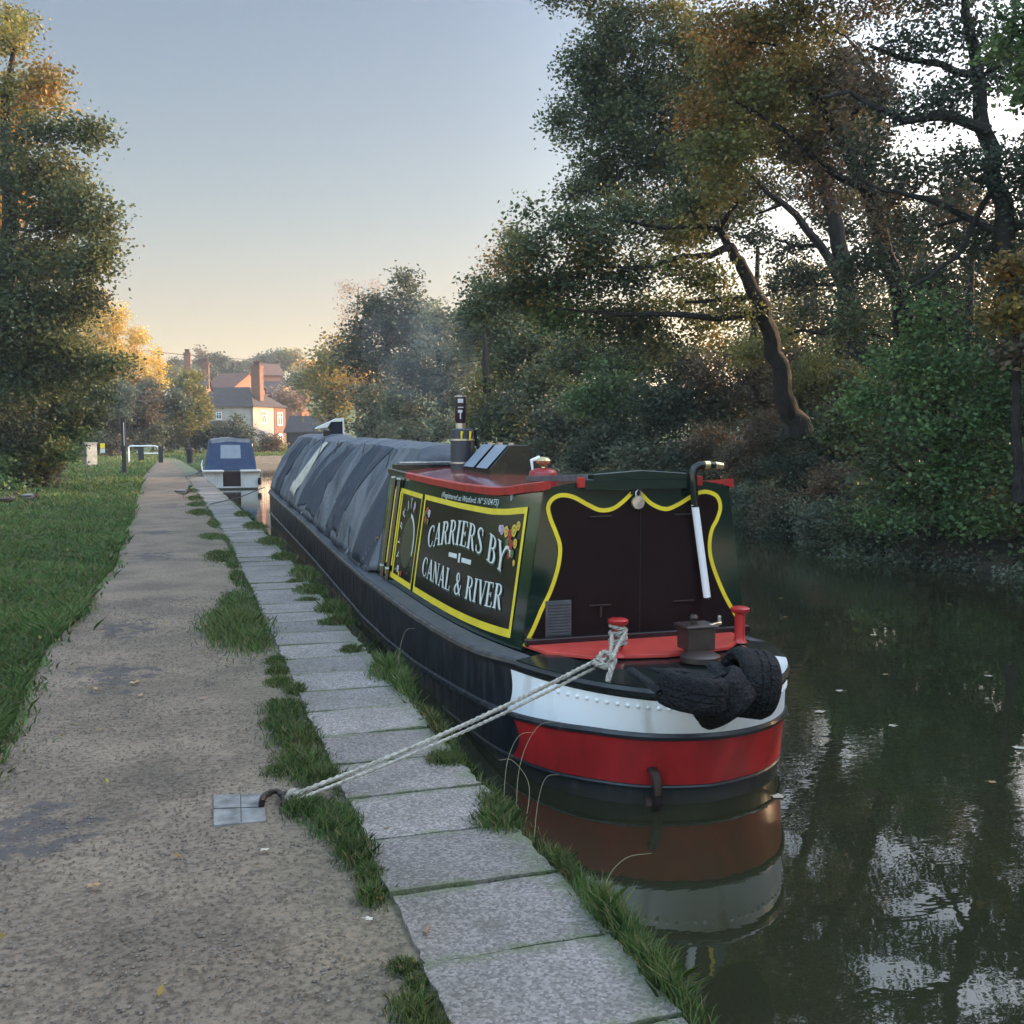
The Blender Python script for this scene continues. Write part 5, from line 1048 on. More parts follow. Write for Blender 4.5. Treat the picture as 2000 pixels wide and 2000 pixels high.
# hood
def hd(y, u): 
    lean = .16*ss(0, 1, (y-.25)/.2)
    sx = [-1.02, -1.0, -.86, -.80, -.4, 0, .4, .80, .86, 1.0, 1.02][u]; sz = [.80, 1.1, 1.95, 2.05, 2.10, 2.12, 2.10, 2.05, 1.95, 1.1, .80][u]; return (KO[0]+sx, KO[1]+y+(.22*(sz-.8) if y < .4 else 0), WZ+sz+.015*math.sin(y*7+u))
mb = MB(); mb.grid([[hd(y, u) for u in range(11)] for y in (.28, .9, 1.5, 2.2, 2.8)]); mb.poly([hd(.28, u) for u in range(11)]); hood = mb.build('canopy', 'blueboat', kb, KO)
mb = MB(); mb.grid([[tuple(np.array(hd(y, u))+np.array([0, -.02 if y < .4 else 0, .025])) for u in range(3, 8)] for y in (.28, .9, 1.5, 2.2, 2.8)]); mb.poly([tuple(np.array(hd(.28, u))+np.array([0, -.03, dz])) for u, dz in ((3, .02), (5, .02), (7, .02), (7, -.12), (5, -.17), (3, -.13))]); mb.build('canopy_top', 'greyhood', kb, KO)
mb = MB(); f0 = lambda x, z: (KO[0]+x, KO[1]+.28+.22*(z-.8)-.012, WZ+z); mb.poly([f0(-.43, 1.28), f0(.40, 1.28), f0(.38, 1.84), f0(-.41, 1.84)]); mb.build('rear_window', 'vinyl', hood, KO)
mb = MB(); mb.box((KO[0], KO[1]+4.2, WZ+1.1), (1.6, 2.4, .55)); mb.build('fore_cabin', 'grp', kb, KO, bevel=.1)
mb = MB(); mb.tube([(KO[0]-1.15, KO[1]+.3, WZ+.72), (KO[0]-1.2, KO[1]+.3, WZ+1.0), (KO[0]-1.15, KO[1]+.9, WZ+1.15), (KO[0]-1.12, KO[1]+2.2, WZ+1.15)], .03, 6); mb.build('handrail', 'white', kb, KO)
mb = MB(); mb.lathe([(0, -.16), (.07, -.14), (.08, 0), (.07, .14), (0, .16)], (KO[0]+1.12, KO[1]-.06, WZ+.32), 10); mb.build('outboard_fender', 'rubber', kb, KO)
for k, (p, q_, lab) in enumerate([((KO[0]-1.1, KO[1]+2.5, WZ+.8), (.15, 41.5, .02), 'thin far mooring line from the cruiser to the path'), ((2.05, 27.8, .32), (.62, 26.0, .02), 'thin line from the narrowboat bow down to the coping'), ((KO[0]-1.1, KO[1]+.4, WZ+.8), (.1, 43.5, .02), 'thin stern line of the cruiser lying to the path')]):
    mb = MB(); mb.tube([p, tuple((np.array(p)+np.array(q_))/2+np.array([0, 0, -.06])), q_], .022 if k != 1 else .014, 5); tag(mb.build('mooring_line', 'cord'), lab, 'rope')
# ================================================================== DUCKS
def duck(name, lab, loc, rz, s=1., drake=True, low=False):
    sp_ = [(-.20, 0, .17), (-.16, 0, .165), (-.10, 0, .155), (-.02, 0, .145), (.06, 0, .15), (.11, 0, .17), (.135, 0, .21), (.14, 0, .25), (.15, 0, .285), (.18, 0, .29), (.205, 0, .28), (.225, 0, .272), (.25, 0, .268)]
    rd_ = [.008, .028, .055, .075, .07, .052, .032, .027, .036, .034, .022, .012, .007]
    if low: sp_ = [(x, y, z-.07) for x, y, z in sp_]
    cg = (.02, .07, .035); br = (.09, .05, .035); gy = (.22, .2, .18); dk_ = (.05, .045, .04); bl = (.35, .32, .06)
    cs_ = [dk_, dk_, gy, gy, gy, br, br, cg, cg, cg, cg, bl, bl] if drake else [dk_, dk_, br, br, br, br, gy, br, br, br, br, bl, bl]
    mb = MB(); n = 12
    P_ = [Vector(p)*s for p in sp_]
    mb.tube(P_, [r*s for r in rd_], n, sq=.9); mb.c = [c for c in cs_ for _ in range(n)]
    for sd in (-1, 1):
        b0 = len(mb.v); mb.tube([(0, sd*.03*s, (.09-(.07 if low else 0))*s), (.005*s, sd*.035*s, .0), (.03*s, sd*.04*s, .002)], .006*s, 5); mb.c += [(.4, .16, .03)]*(len(mb.v)-b0)
        b0 = len(mb.v); mb.tube([(.05*s, sd*.062*s, (.17-(.07 if low else 0))*s), (-.05*s, sd*.066*s, (.165-(.07 if low else 0))*s), (-.17*s, sd*.02*s, (.175-(.07 if low else 0))*s)], [.02*s, .035*s, .006*s], 6, sq=.5); mb.c += [dk_]*(len(mb.v)-b0)
    m = bpy.data.materials.get('feathers') or leafmat('feathers', 0.0, .7)
    o = mb.build(name, m, smooth=True); o.location = loc; o.rotation_euler = (0, 0, rz); return tag(o, lab, 'duck', 'ducks')
duck('duck', 'mallard with dark head standing on the towpath beside the verge grass', (.0, 29.0, .0), -.15, 1.15)
duck('duck', 'dark duck sitting on the lawn furthest left', (-4.15, 27.8, .02), .1, 1.2, False, True)
duck('duck', 'dark duck on the lawn stretching its neck beside the furthest left one', (-3.62, 27.7, .0), .05, 1.25, True)
# ================================================================== TOWPATH FURNITURE
def place(px, py, D, z0=0.): p = at(px, py, D); return (float(p[0]), float(p[1]), z0)
p = place(243, 924, 46.0); pz = thing('waymark_post', 'tall black timber post with a pale strip standing on the lawn', 'post', p)
mb = MB(); mb.box((p[0], p[1], 1.2), (.18, .18, 2.4)); mb.build('post', 'shed', pz, p, bevel=.01)
mb = MB(); mb.prism([(p[0]-.13, p[1]-.12, 2.40), (p[0]+.13, p[1]-.12, 2.40), (p[0]+.09, p[1]-.12, 2.47), (p[0]-.05, p[1]-.12, 2.52)], (0, .24, 0)); mb.build('cap', 'shed', pz, p)
mb = MB(); mb.box((p[0]+.03, p[1]-.095, 1.75), (.035, .012, 1.05)); mb.build('strip', 'grp', pz, p)
p = place(176, 912, 58.); cb_ = thing('service_cabinet', 'pale grey service cabinet with a rusty side standing on the lawn', 'cabinet', p)
mb = MB(); mb.box((p[0], p[1], .62), (.62, .5, 1.24), .55); mb.build('cabinet_body', 'plank', cb_, p, bevel=.02)
mb = MB(); mb.box((p[0], p[1], 1.26), (.68, .56, .05), .55); mb.build('lid', 'plank', cb_, p, bevel=.01)
mb = MB(); mb.box((p[0]-.17*math.cos(.0)-.10, p[1]-.19+.0, .6), (.015, .02, .9), .55); mb.build('door_edge', 'cabside', cb_, p)
mb = MB(); M_ = Matrix.Rotation(.55, 3, 'Z'); v0 = M_ @ Vector((-.316, 0, 0)); mb.box((p[0]+v0.x, p[1]+v0.y, .6), (.012, .44, 1.1), .55); mb.build('side_panel', 'cabside', cb_, p)
p = place(201, 895, 73.); sg = thing('notice_sign', 'small yellow and white notice on a short post by the hedge', 'sign', p)
mb = MB(); mb.box((p[0], p[1], .45), (.07, .07, .9)); mb.build('post', 'wood', sg, p); mb = MB(); mb.box((p[0], p[1]-.05, .95), (.32, .02, .36)); mb.build('upper_panel', 'yellow', sg, p); mb = MB(); mb.box((p[0], p[1]-.05, .60), (.32, .02, .30)); mb.build('lower_panel', 'grp', sg, p)
p = place(280, 905, 64.); br_ = thing('barrier', 'white tubular barrier with dark end post across the path entrance', 'barrier', p)
def bx_(px): return place(px, 905, 64.)
a_, b_ = bx_(252), bx_(311); mb = MB(); mb.tube([(a_[0], a_[1], .0), (a_[0], a_[1], .95), (a_[0]+.12, a_[1], 1.03), (b_[0]-.25, b_[1], 1.03), (b_[0]-.08, b_[1], .98), (b_[0], b_[1], .75)], .05, 8); mb.build('rail', 'white', br_, p, smooth=True)
mb = MB(); mb.tube([(lerp(a_[0], b_[0], .35), a_[1]+2.5, .52), (lerp(a_[0], b_[0], .98), a_[1]+2.5, .52)], .045, 8); mb.build('lower_rail', 'white', br_, p)
mb = MB(); mb.box((b_[0]+.1, b_[1], .5), (.28, .2, 1.0)); mb.build('end_post', 'shed', br_, p, bevel=.01); mb = MB(); mb.box((lerp(a_[0], b_[0], .35), a_[1]+2.5, .5), (.35, .2, .9)); mb.build('gate_post', 'shed', br_, p)
p = place(372, 905, 62.); mb = MB(); mb.lathe([(0, 0), (.21, 0), (.23, .75), (.25, .78), (.25, .86), (.2, .92), (0, .92)], p, 18); tag(mb.build('litter_bin', 'shed', None, (0, 0, 0), smooth=True), 'squat black litter bin beside the path near the cruiser', 'bin')
p = place(490, 900, 60.); mb = MB(); mb.tube([(p[0], p[1]+20, 0), (p[0], p[1]+20, .7)], .06, 6)
p = place(492, 892, 84.); mb = MB(); mb.lathe([(.0, 0), (.07, 0), (.07, .95), (.05, 1.0), (0, 1.0)], (p[0], p[1], 0), 10); tag(mb.build('marker_post', 'white', smooth=True), 'slim white marker post on the grass beside the basin', 'post')
# basin edging beyond the cruiser
mb = MB(); L = [(x, 83+.45*max(0, x-5)-.15) for x in np.arange(2.5, 30, 1.)]
mb.grid([[(x, y, WZ) for x, y in L], [(x, y, .06) for x, y in L], [(x, y+.35, .06) for x, y in L]]); tag(mb.build('basin_edge', 'concrete'), 'low pale concrete edging along the far side of the basin', 'wall', kind='thing')

# ================================================================== BUILDINGS
def frame3(px, D): 
    o = at(px, 850, D); return np.array([o[0], o[1], 0.])
VR = RT.copy(); VF = HF.copy()
def windowp(o, d, nrm, u, z, wd, ht, root, org, arch=False, bars=1, fm='white', gm='blueglass'):
    """window on wall: o wall origin, d along, nrm outward"""
    def P_(a, b, off): q = o+d*a+nrm*off; return (q[0], q[1], b)
    def rect(a0, a1, b0, b1, off, mb): mb.prism([P_(a0, b0, off), P_(a1, b0, off), P_(a1, b1, off), P_(a0, b1, off)], tuple(-nrm*.05))
    mb = MB(); rect(u-wd/2, u+wd/2, z-ht/2, z+ht/2, .03, mb)
    w_ = mb.build('window', gm, root, org)
    mb = MB(); t = .09
    rect(u-wd/2-t, u-wd/2, z-ht/2-t, z+ht/2+t, .07, mb); rect(u+wd/2, u+wd/2+t, z-ht/2-t, z+ht/2+t, .07, mb); rect(u-wd/2, u+wd/2, z+ht/2, z+ht/2+t*(2 if arch else 1), .07, mb); rect(u-wd/2-.05, u+wd/2+.05, z-ht/2-t*1.4, z-ht/2, .09, mb)
    rect(u-.03, u+.03, z-ht/2, z+ht/2, .065, mb); rect(u-wd/2, u-.03, z+ht*.12, z+ht*.12+.06, .065, mb); rect(u+.03, u+wd/2, z+ht*.12, z+ht*.12+.06, .065, mb)
    mb.build('frame', fm, w_, org)
A = frame3(495, 115.); wl_ = -.94*VR+.34*VF; wr_ = .35*VR+.94*VF; nl = -(.34*VR+.94*VF); nr = .94*VR-.34*VF
HO = tuple(A); LW, RW, EZ, RZ = 9.2, 6.45, 4.9, 7.25
hs = thing('canal_cottage', 'white rendered and brick cottage with hipped tile roof catching the low sun', 'house', HO)
def wall(o, d, L_, z0, z1, th, nrm, name, m, root, org):
    mb = MB(); a = o; b = o+d*L_; mb.prism([(a[0], a[1], z0), (b[0], b[1], z0), (b[0], b[1], z1), (a[0], a[1], z1)], tuple(-nrm*th)); return mb.build(name, m, root, org)
wall(A, wl_, LW, -.3, EZ, .3, nl, 'wall', 'cream', hs, HO); wall(A+nr*.003, wr_, 4.1, -.3, EZ, .3, nr, 'wall', 'cream', hs, HO)
wall(A+wr_*4.1+nr*.05, wr_, RW-4.1, -.3, EZ, .3, nr, 'brick_wall', 'brick', hs, HO)
wall(A+wl_*LW, wr_, RW, -.3, EZ, .3, wl_, 'wall', 'cream', hs, HO); wall(A+wr_*RW, wl_, LW, -.3, EZ, .3, wr_, 'wall', 'brick', hs, HO)
ov = .3; c0 = A-wl_*ov-wr_*ov; c1 = A+wl_*(LW+ov)-wr_*ov; c2 = A+wl_*(LW+ov)+wr_*(RW+ov); c3 = A-wl_*ov+wr_*(RW+ov); m0 = A+wl_*2.6+wr_*RW/2; m1 = A+wl_*(LW-2.2)+wr_*RW/2
vv = lambda p, z: (p[0], p[1], z)
mb = MB(); mb._add([vv(c0, EZ), vv(c1, EZ), vv(c2, EZ), vv(c3, EZ), vv(m0, RZ), vv(m1, RZ)], [(0, 1, 5, 4), (1, 2, 5), (2, 3, 4, 5), (3, 0, 4), (3, 2, 1, 0)]); rf = mb.build('roof', 'rooft', hs, HO)
def chimney(c, zb_, zt_, wx, wy, root, org, m='brick', pots=3, d=None, rz=None):
    r_ = math.atan2(wl_[1], wl_[0]) if rz is None else rz
    mb = MB(); mb.box((c[0], c[1], (zb_+zt_)/2), (wx, wy, zt_-zb_), r_); mb.box((c[0], c[1], zt_-.25), (wx+.16, wy+.16, .14), r_); mb.box((c[0], c[1], zt_-.05), (wx+.1, wy+.1, .1), r_); o = mb.build('chimney', m, root, org)
    for k in range(pots):
        q_ = c+np.array([math.cos(r_), math.sin(r_), 0])*(wx*.7)*((k+.5)/pots-.5); mb = MB(); mb.lathe([(.0, 0), (.13, 0), (.11, .35), (.14, .4), (.14, .5), (0, .5)], (q_[0], q_[1], zt_), 10); mb.build('chimney_pot', 'roofred', o, org)
chimney(A+wl_*1.0+wr_*2.4, 5.6, 9.6, 1.15, .75, rf, HO)
windowp(A, wr_, nr, 2.0, 3.75, .75, 1.25, hs, HO); windowp(A+nr*.05, wr_, nr, 5.2, 3.6, .85, 1.35, hs, HO); windowp(A+nr*.05, wr_, nr, 5.2, 1.0, .85, 1.4, hs, HO, True); windowp(A, wr_, nr, 2.6, 1.0, .9, 1.2, hs, HO)
windowp(A, wl_, nl, 4.5, 3.9, .6, .65, hs, HO); windowp(A, wl_, nl, 7.6, 3.9, .55, .5, hs, HO)
mb = MB(); q0 = A+wr_*1.4; mb.prism([tuple(q0+np.array([0, 0, 1.85])), tuple(q0+nr*.7+np.array([0, 0, 1.75])), tuple(q0+nr*.7+np.array([0, 0, 1.9])), tuple(q0+np.array([0, 0, 2.3]))], tuple(wr_*1.5)); mb.build('porch', 'cream', hs, HO)
mb = MB(); q0 = A+wl_*2.0+nl*1.4; mb.prism([vv(q0+np.array([0, 0, 0]), 2.25), vv(q0+wl_*3.6, 2.25), vv(A+wl_*5.6, 3.2), vv(A+wl_*2.0, 3.2)], (0, 0, .1)); mb.box(tuple(q0+wl_*1.8-nl*.7+np.array([0, 0, 1.1])), (3.4, 1.3, 2.2), math.atan2(wl_[1], wl_[0])); mb.build('lean_to', 'rooft', hs, HO)
def gable_house(px, D, wpx, z0, ze, zr, dep, roofm, wallm, label, cat='house', rot=0., wins=0, ch=()):
    o = frame3(px, D); org = (o[0], o[1], z0); L_ = wpx*D/2000
    d = math.cos(rot)*VR+math.sin(rot)*VF; n_ = math.sin(rot)*VR-math.cos(rot)*VF; b = -n_
    root = thing('house' if cat == 'house' else 'shed', label, cat, org)
    for (oo, dd, ll, nn2) in ((o, d, L_, n_), (o+b*dep, d, L_, b)): wall(oo, dd, ll, z0-1, ze, .25, nn2, 'wall', wallm, root, org)
    for (oo, s_) in ((o, -d), (o+d*(L_-.25), d)):
        mb = MB(); mb.prism([vv(oo, z0-1), vv(oo+b*dep, z0-1), vv(oo+b*dep, ze), vv(oo+b*dep/2, zr-.1), vv(oo, ze)], tuple(d*.25)); mb.build('gable_wall', wallm, root, org)
    mb = MB(); e = .3; rc_ = o+b*dep/2
    mb.prism([vv(o+n_*e-d*e, ze-.15), vv(o+n_*e+d*(L_+e), ze-.15), vv(rc_+d*(L_+e), zr), vv(rc_-d*e, zr)], (0, 0, .12)); mb.prism([vv(o+b*(dep+e)-d*e, ze-.15), vv(o+b*(dep+e)+d*(L_+e), ze-.15), vv(rc_+d*(L_+e)+np.array([0, 0, 0]), zr), vv(rc_-d*e, zr)], (0, 0, .12)); rf_ = mb.build('roof', roofm, root, org)
    for (u, v, h_) in ch: chimney(o+d*u+b*dep*v, zr-1.5, zr+h_, .9, .7, rf_, org, rz=math.atan2(d[1], d[0]))
    for k in range(wins): windowp(o, d, n_, L_*(k+.5)/wins, (z0*.35+ze*.65), 1.0, 1.1, root, org)
    return root
hz_ = lambda px, py, D: H+(850-py)/2000*D
gable_house(405, 150., 62, 0, hz_(0, 758, 150), hz_(0, 733, 155), 8, 'roofred', 'brickred', 'long low house behind the cottage with dull red roof and white windows', rot=-.35, wins=3)
gable_house(512, 200., 44, 7.5, hz_(0, 733, 200), hz_(0, 712, 204), 9, 'roofred', 'brickred', 'orange brick house high on the hill to the right of the big chimney', rot=.5, wins=2)
gable_house(345, 138., 52, 0, hz_(0, 760, 138), hz_(0, 738, 141), 8, 'rooft', 'brick', 'brick house behind the trees whose two chimney stacks show above them', rot=.15, ch=((1.0, .5, 3.4), (3.4, .5, 2.2)))
gable_house(508, 160., 46, 2, hz_(0, 768, 160), hz_(0, 746, 163), 8, 'rooft', 'cream', 'dark roofed bungalow between the cottage and the hill house', rot=.1, wins=2)
gable_house(560, 113., 100, 0, 2.1, 3.75, 6, 'shed', 'shed', 'long low black boarded shed to the right of the cottage', cat='shed', rot=.0)
gable_house(268, 125., 50, 0, hz_(0, 812, 125), hz_(0, 788, 125), 5, 'rooft', 'cream', 'pale outbuilding half hidden behind the left hedge', rot=.0)
gable_house(590, 150., 26, 0, hz_(0, 800, 150), hz_(0, 772, 150), 10, 'roofred', 'brickred', 'gabled roof peeping between the shed and the yellow tree', rot=1.2)
# telegraph pole and wire
p = place(313, 800, 100.); tp = thing('telegraph_pole', 'brown wooden telegraph pole rising over the hedge', 'pole', p)
zt_ = hz_(0, 688, 100); mb = MB(); mb.tube([(p[0]+.1, p[1], 0), (p[0], p[1], zt_)], [.2, .15], 8); mb.build('pole', 'wood', tp, p)
mb = MB(); mb.box((p[0], p[1], zt_-.3), (.9, .1, .1)); mb.build('crossarm', 'wood', tp, p)
mb = MB(); q1 = at(760, 704, 130.); q2 = at(150, 722, 90.); P0 = np.array((p[0], p[1], zt_-.1))
for q_ in (q1, q2):
    pts = [tuple(P0+(np.array(q_)-P0)*t+np.array([0, 0, -1.2*4*t*(1-t)*.4])) for t in np.linspace(0, 1, 12)]; mb.tube(pts, .03, 4)
tag(mb.build('overhead_wire', 'cord'), 'thin dark wire strung from the telegraph pole across the sky', 'wire')

# ================================================================== TREES AND SHRUBS
make_tree('oak_tree', 'big dark oak overhanging the lawn at the left edge, golden leaves at its sunlit top', [T(-30, 960, 34, .42), T(-20, 760, 33, .36), T(10, 560, 31, .3), T(20, 400, 30, .22), T(10, 200, 30, .13), T(30, 80, 30, .05)],  # gold and orange lobes put the sunlit look of the top into the leaves
 [B(40, 170, 30, 60, 50, 'olive'), B(15, 70, 30, 30, 50, 'olive', .8), B(90, 160, 29, 30, 30, 'orange', .8), B(30, 220, 31, 70, 50, 'gold', .7), B(90, 260, 29, 55, 40, 'green'), B(170, 255, 29, 38, 16, 'green', .9), B(60, 330, 29, 80, 55, 'green'), B(130, 340, 30, 40, 40, 'green', .8),
  B(150, 395, 29, 60, 45, 'green'), B(200, 430, 29, 34, 36, 'green'), B(190, 490, 29, 42, 40, 'green'), B(90, 430, 30, 90, 50, 'green'), B(20, 430, 31, 60, 50, 'gold', .8), B(60, 510, 30, 100, 50, 'green'), B(150, 530, 29, 55, 30, 'green'),
  B(30, 610, 30, 100, 70, 'green'), B(120, 620, 30, 65, 60, 'green'), B(170, 580, 30, 25, 22, 'dark'), B(-30, 300, 32, 90, 100, 'green'), B(-40, 520, 32, 90, 100, 'green'), B(-20, 20, 31, 60, 60, 'olive', .8), B(50, 710, 31, 100, 70, 'green', 1.1), B(140, 710, 31, 60, 60, 'green', 1.1), B(215, 715, 31, 50, 14, 'green', .9), B(-10, 820, 32, 80, 70, 'dark', 1.2)],
 leaf=.125, clump=.5, per=60, dens=2.0, spread=.6)
make_tree('ivy_bush', 'ivy clad thicket at the foot of the left oak, leaning over the grass', [T(70, 950, 33.5, .3), T(75, 850, 33.5, .22), T(70, 780, 33.5, .12)],
 [B(60, 880, 33, 60, 55, 'olive', 1.1), B(110, 860, 33.5, 50, 60, 'ivy', 1.), B(20, 900, 32.5, 50, 55, 'ivy', 1.1), B(150, 800, 34, 45, 60, 'green', 1.2), B(100, 790, 34, 60, 50, 'olive', 1.2), B(180, 760, 35, 45, 45, 'green', 1.2), B(20, 800, 33, 60, 60, 'green', 1.2), B(85, 925, 33.5, 45, 18, 'brown', 1.4), B(10, 950, 31, 35, 22, 'ivy', 1.3)], leaf=.13, clump=.42, per=44, dens=1.8, cat='bush')
make_tree('birch_tree', 'golden orange birch glowing in the sun behind the left hedge', [T(235, 850, 96, .35), T(232, 760, 96, .28), T(225, 660, 96, .16), T(220, 600, 96, .06)],
 [B(215, 640, 96, 48, 42, 'birch', .8), B(272, 670, 96, 36, 30, 'birch', .8), B(205, 595, 96, 28, 28, 'birch', .6), B(240, 615, 96, 28, 24, 'birch', .6), B(235, 710, 95, 60, 42, 'birch', 1.), B(180, 670, 97, 40, 50, 'birch', .8), B(295, 710, 97, 20, 32, 'birch', .8), B(310, 745, 97, 34, 25, 'birch', .9), B(190, 740, 95, 45, 35, 'birch', 1.1), B(255, 755, 94, 45, 28, 'orange', 1.1), B(150, 600, 99, 40, 50, 'birch', .7)],
 leaf=.2, clump=.8, per=50, dens=1.3, bark='palebark')
HG = [('grey green hawthorn thicket left of the waymark post', 200, 800, 84, [(150, 810, 45, 60, 'dark'), (200, 820, 45, 50, 'dark'), (235, 780, 40, 45, 'grey'), (180, 760, 40, 35, 'green')]),
      ('dull brown leafless thicket behind the barrier', 270, 810, 86, [(270, 800, 45, 40, 'brown'), (300, 840, 40, 30, 'grey'), (250, 850, 40, 28, 'dark'), (290, 775, 30, 30, 'grey')]),
      ('olive hedge tree between the telegraph pole and the cottage', 365, 800, 90, [(350, 800, 42, 45, 'grey'), (375, 760, 30, 40, 'olive'), (370, 820, 45, 38, 'olive'), (395, 785, 20, 30, 'olive'), (340, 850, 40, 28, 'grey')]),
      ('dark rounded hedge behind the blue hooded cruiser', 430, 850, 92, [(410, 850, 40, 26, 'dark'), (450, 846, 38, 26, 'dark'), (475, 856, 24, 28, 'dark'), (390, 868, 30, 20, 'brown')]),
      ('low brown garden shrubs at the foot of the cottage', 515, 870, 98, [(510, 874, 22, 14, 'brown'), (540, 876, 20, 12, 'olive'), (528, 866, 12, 14, 'brown')]),
      ('low hedge at the far left behind the service cabinet', 130, 850, 80, [(110, 840, 60, 45, 'dark'), (170, 860, 45, 36, 'dark'), (80, 780, 60, 60, 'green'), (225, 868, 30, 22, 'brown')])]
for lab, tx, ty, D, bl in HG:
    make_tree('hedge', lab, [T(tx, 880, D, .12), T(tx, ty, D, .08)], [B(a, b, D+(i % 2)*1.5, c, d, e, 1.2) for i, (a, b, c, d, e) in enumerate(bl)], leaf=.26, clump=.75, per=40, dens=1.7, cat='hedge')
# right bank, near
make_tree('leaning_tree', 'dark leaning tree with a curved bare trunk and branches sweeping left over the canal', [T(1560, 840, 21.5, .30), T(1535, 780, 21.2, .25), T(1515, 690, 21, .22), T(1490, 600, 20.6, .19), T(1450, 520, 20.3, .15), T(1425, 480, 20.2, .12)],
 [B(1080, 440, 19.5, 70, 36, 'green', .9), B(1160, 470, 19.5, 80, 45, 'green'), B(1230, 410, 20, 80, 36, 'green', .8), B(1040, 500, 19.5, 60, 36, 'green'), B(1120, 540, 20, 90, 40, 'green'), B(1220, 540, 20, 70, 30, 'green', .7), B(1000, 560, 20, 70, 40, 'green'), B(940, 600, 21, 50, 34, 'green'), B(1080, 610, 20.5, 90, 40, 'ivy', 1.), B(1190, 620, 21, 80, 40, 'green', 1.), B(1300, 600, 21, 70, 28, 'olive', .8), B(1280, 660, 21.5, 80, 40, 'green', 1.), B(1370, 640, 21.5, 50, 30, 'olive', .8), B(1320, 450, 20, 50, 20, 'olive', .35), B(1350, 400, 20, 50, 20, 'green', .4), B(1420, 590, 20.3, 60, 28, 'olive', .6), B(1300, 520, 20, 80, 24, 'olive', .3), B(1390, 545, 20.2, 50, 20, 'olive', .3), B(1060, 560, 20, 60, 30, 'orange', .5), B(1150, 500, 19.6, 60, 24, 'orange', .3)],
 leaf=.085, clump=.36, per=62, dens=2.0, spread=.58, trs=.8,
 limbs=[[T(1425, 480, 20.2, .10), T(1390, 500, 20, .08), T(1330, 500, 19.8, .06), T(1250, 525, 19.6, .04), T(1150, 520, 19.5, .02)], [T(1425, 480, 20.2, .10), T(1405, 445, 20, .085), T(1350, 440, 19.8, .065), T(1290, 445, 19.7, .05), T(1200, 430, 19.6, .03)], [T(1405, 445, 20, .07), T(1440, 400, 20, .05), T(1420, 350, 20, .03)],
        [T(1490, 610, 20.6, .12), T(1430, 620, 20.3, .09), T(1330, 615, 20, .07), T(1200, 615, 19.8, .05), T(1080, 600, 19.6, .02)], [T(1475, 580, 20.6, .08), T(1400, 590, 20.2, .06), T(1340, 590, 20, .03)]])
make_tree('oak_tree', 'tall oak with small dark leaves whose crown stands against the open sky', [T(1690, 820, 27, .42), T(1665, 620, 27, .36), T(1640, 480, 27, .3), T(1600, 330, 27, .22), T(1585, 200, 27, .16), T(1560, 60, 27, .1)],
 [B(1180, 40, 26, 60, 50, 'green', .8), B(1140, 110, 26, 42, 36, 'green'), B(1150, 170, 26, 50, 36, 'green'), B(1230, 110, 26, 70, 50, 'green', .8), B(1110, 225, 26, 36, 28, 'green'), B(1190, 230, 26, 60, 44, 'green', .9), B(1280, 30, 26, 70, 50, 'olive', .8), B(1300, 180, 26, 70, 50, 'green', .7), B(1260, 290, 26, 80, 40, 'green', .8), B(1160, 320, 26, 60, 36, 'green'), B(1330, 350, 26, 70, 40, 'green', .6), B(1120, 370, 26, 45, 28, 'green'), B(1200, 375, 26, 60, 30, 'green', .9), B(1370, 90, 26, 60, 60, 'olive', .7), B(1150, -60, 26, 90, 80, 'green', .6), B(1300, -120, 26, 110, 90, 'green', .6), B(1450, -180, 26, 120, 90, 'olive', .5), B(1450, 420, 27, 50, 30, 'olive', .25), B(1520, 470, 27, 60, 50, 'dark', .7), B(1560, 560, 27, 60, 60, 'dark', 1.), B(1500, 660, 27, 50, 60, 'olive', .8), B(1620, 420, 28, 60, 60, 'dark', .45), B(1700, 440, 28, 60, 70, 'dark', .5), B(1020, 470, 27, 45, 30, 'olive', .8), B(1000, 520, 28, 60, 36, 'orange', .5), B(1250, 200, 27, 150, 170, 'green', .45), B(1420, 250, 27.5, 150, 200, 'olive', .35), B(1300, 420, 27, 130, 80, 'green', .4), B(1600, 250, 28, 130, 200, 'dark', .15)],
 leaf=.095, clump=.42, per=58, dens=1.9, spread=.56, trs=.7, limbs=[[T(1655, 560, 27, .2), T(1600, 480, 26.8, .16), T(1530, 400, 26.5, .11), T(1450, 330, 26.3, .07), T(1380, 290, 26, .03)], [T(1600, 330, 27, .15), T(1500, 260, 26.5, .11), T(1350, 200, 26.2, .07), T(1230, 170, 26, .03)], [T(1585, 200, 27, .1), T(1450, 110, 26.5, .07), T(1300, 60, 26.2, .03)]])
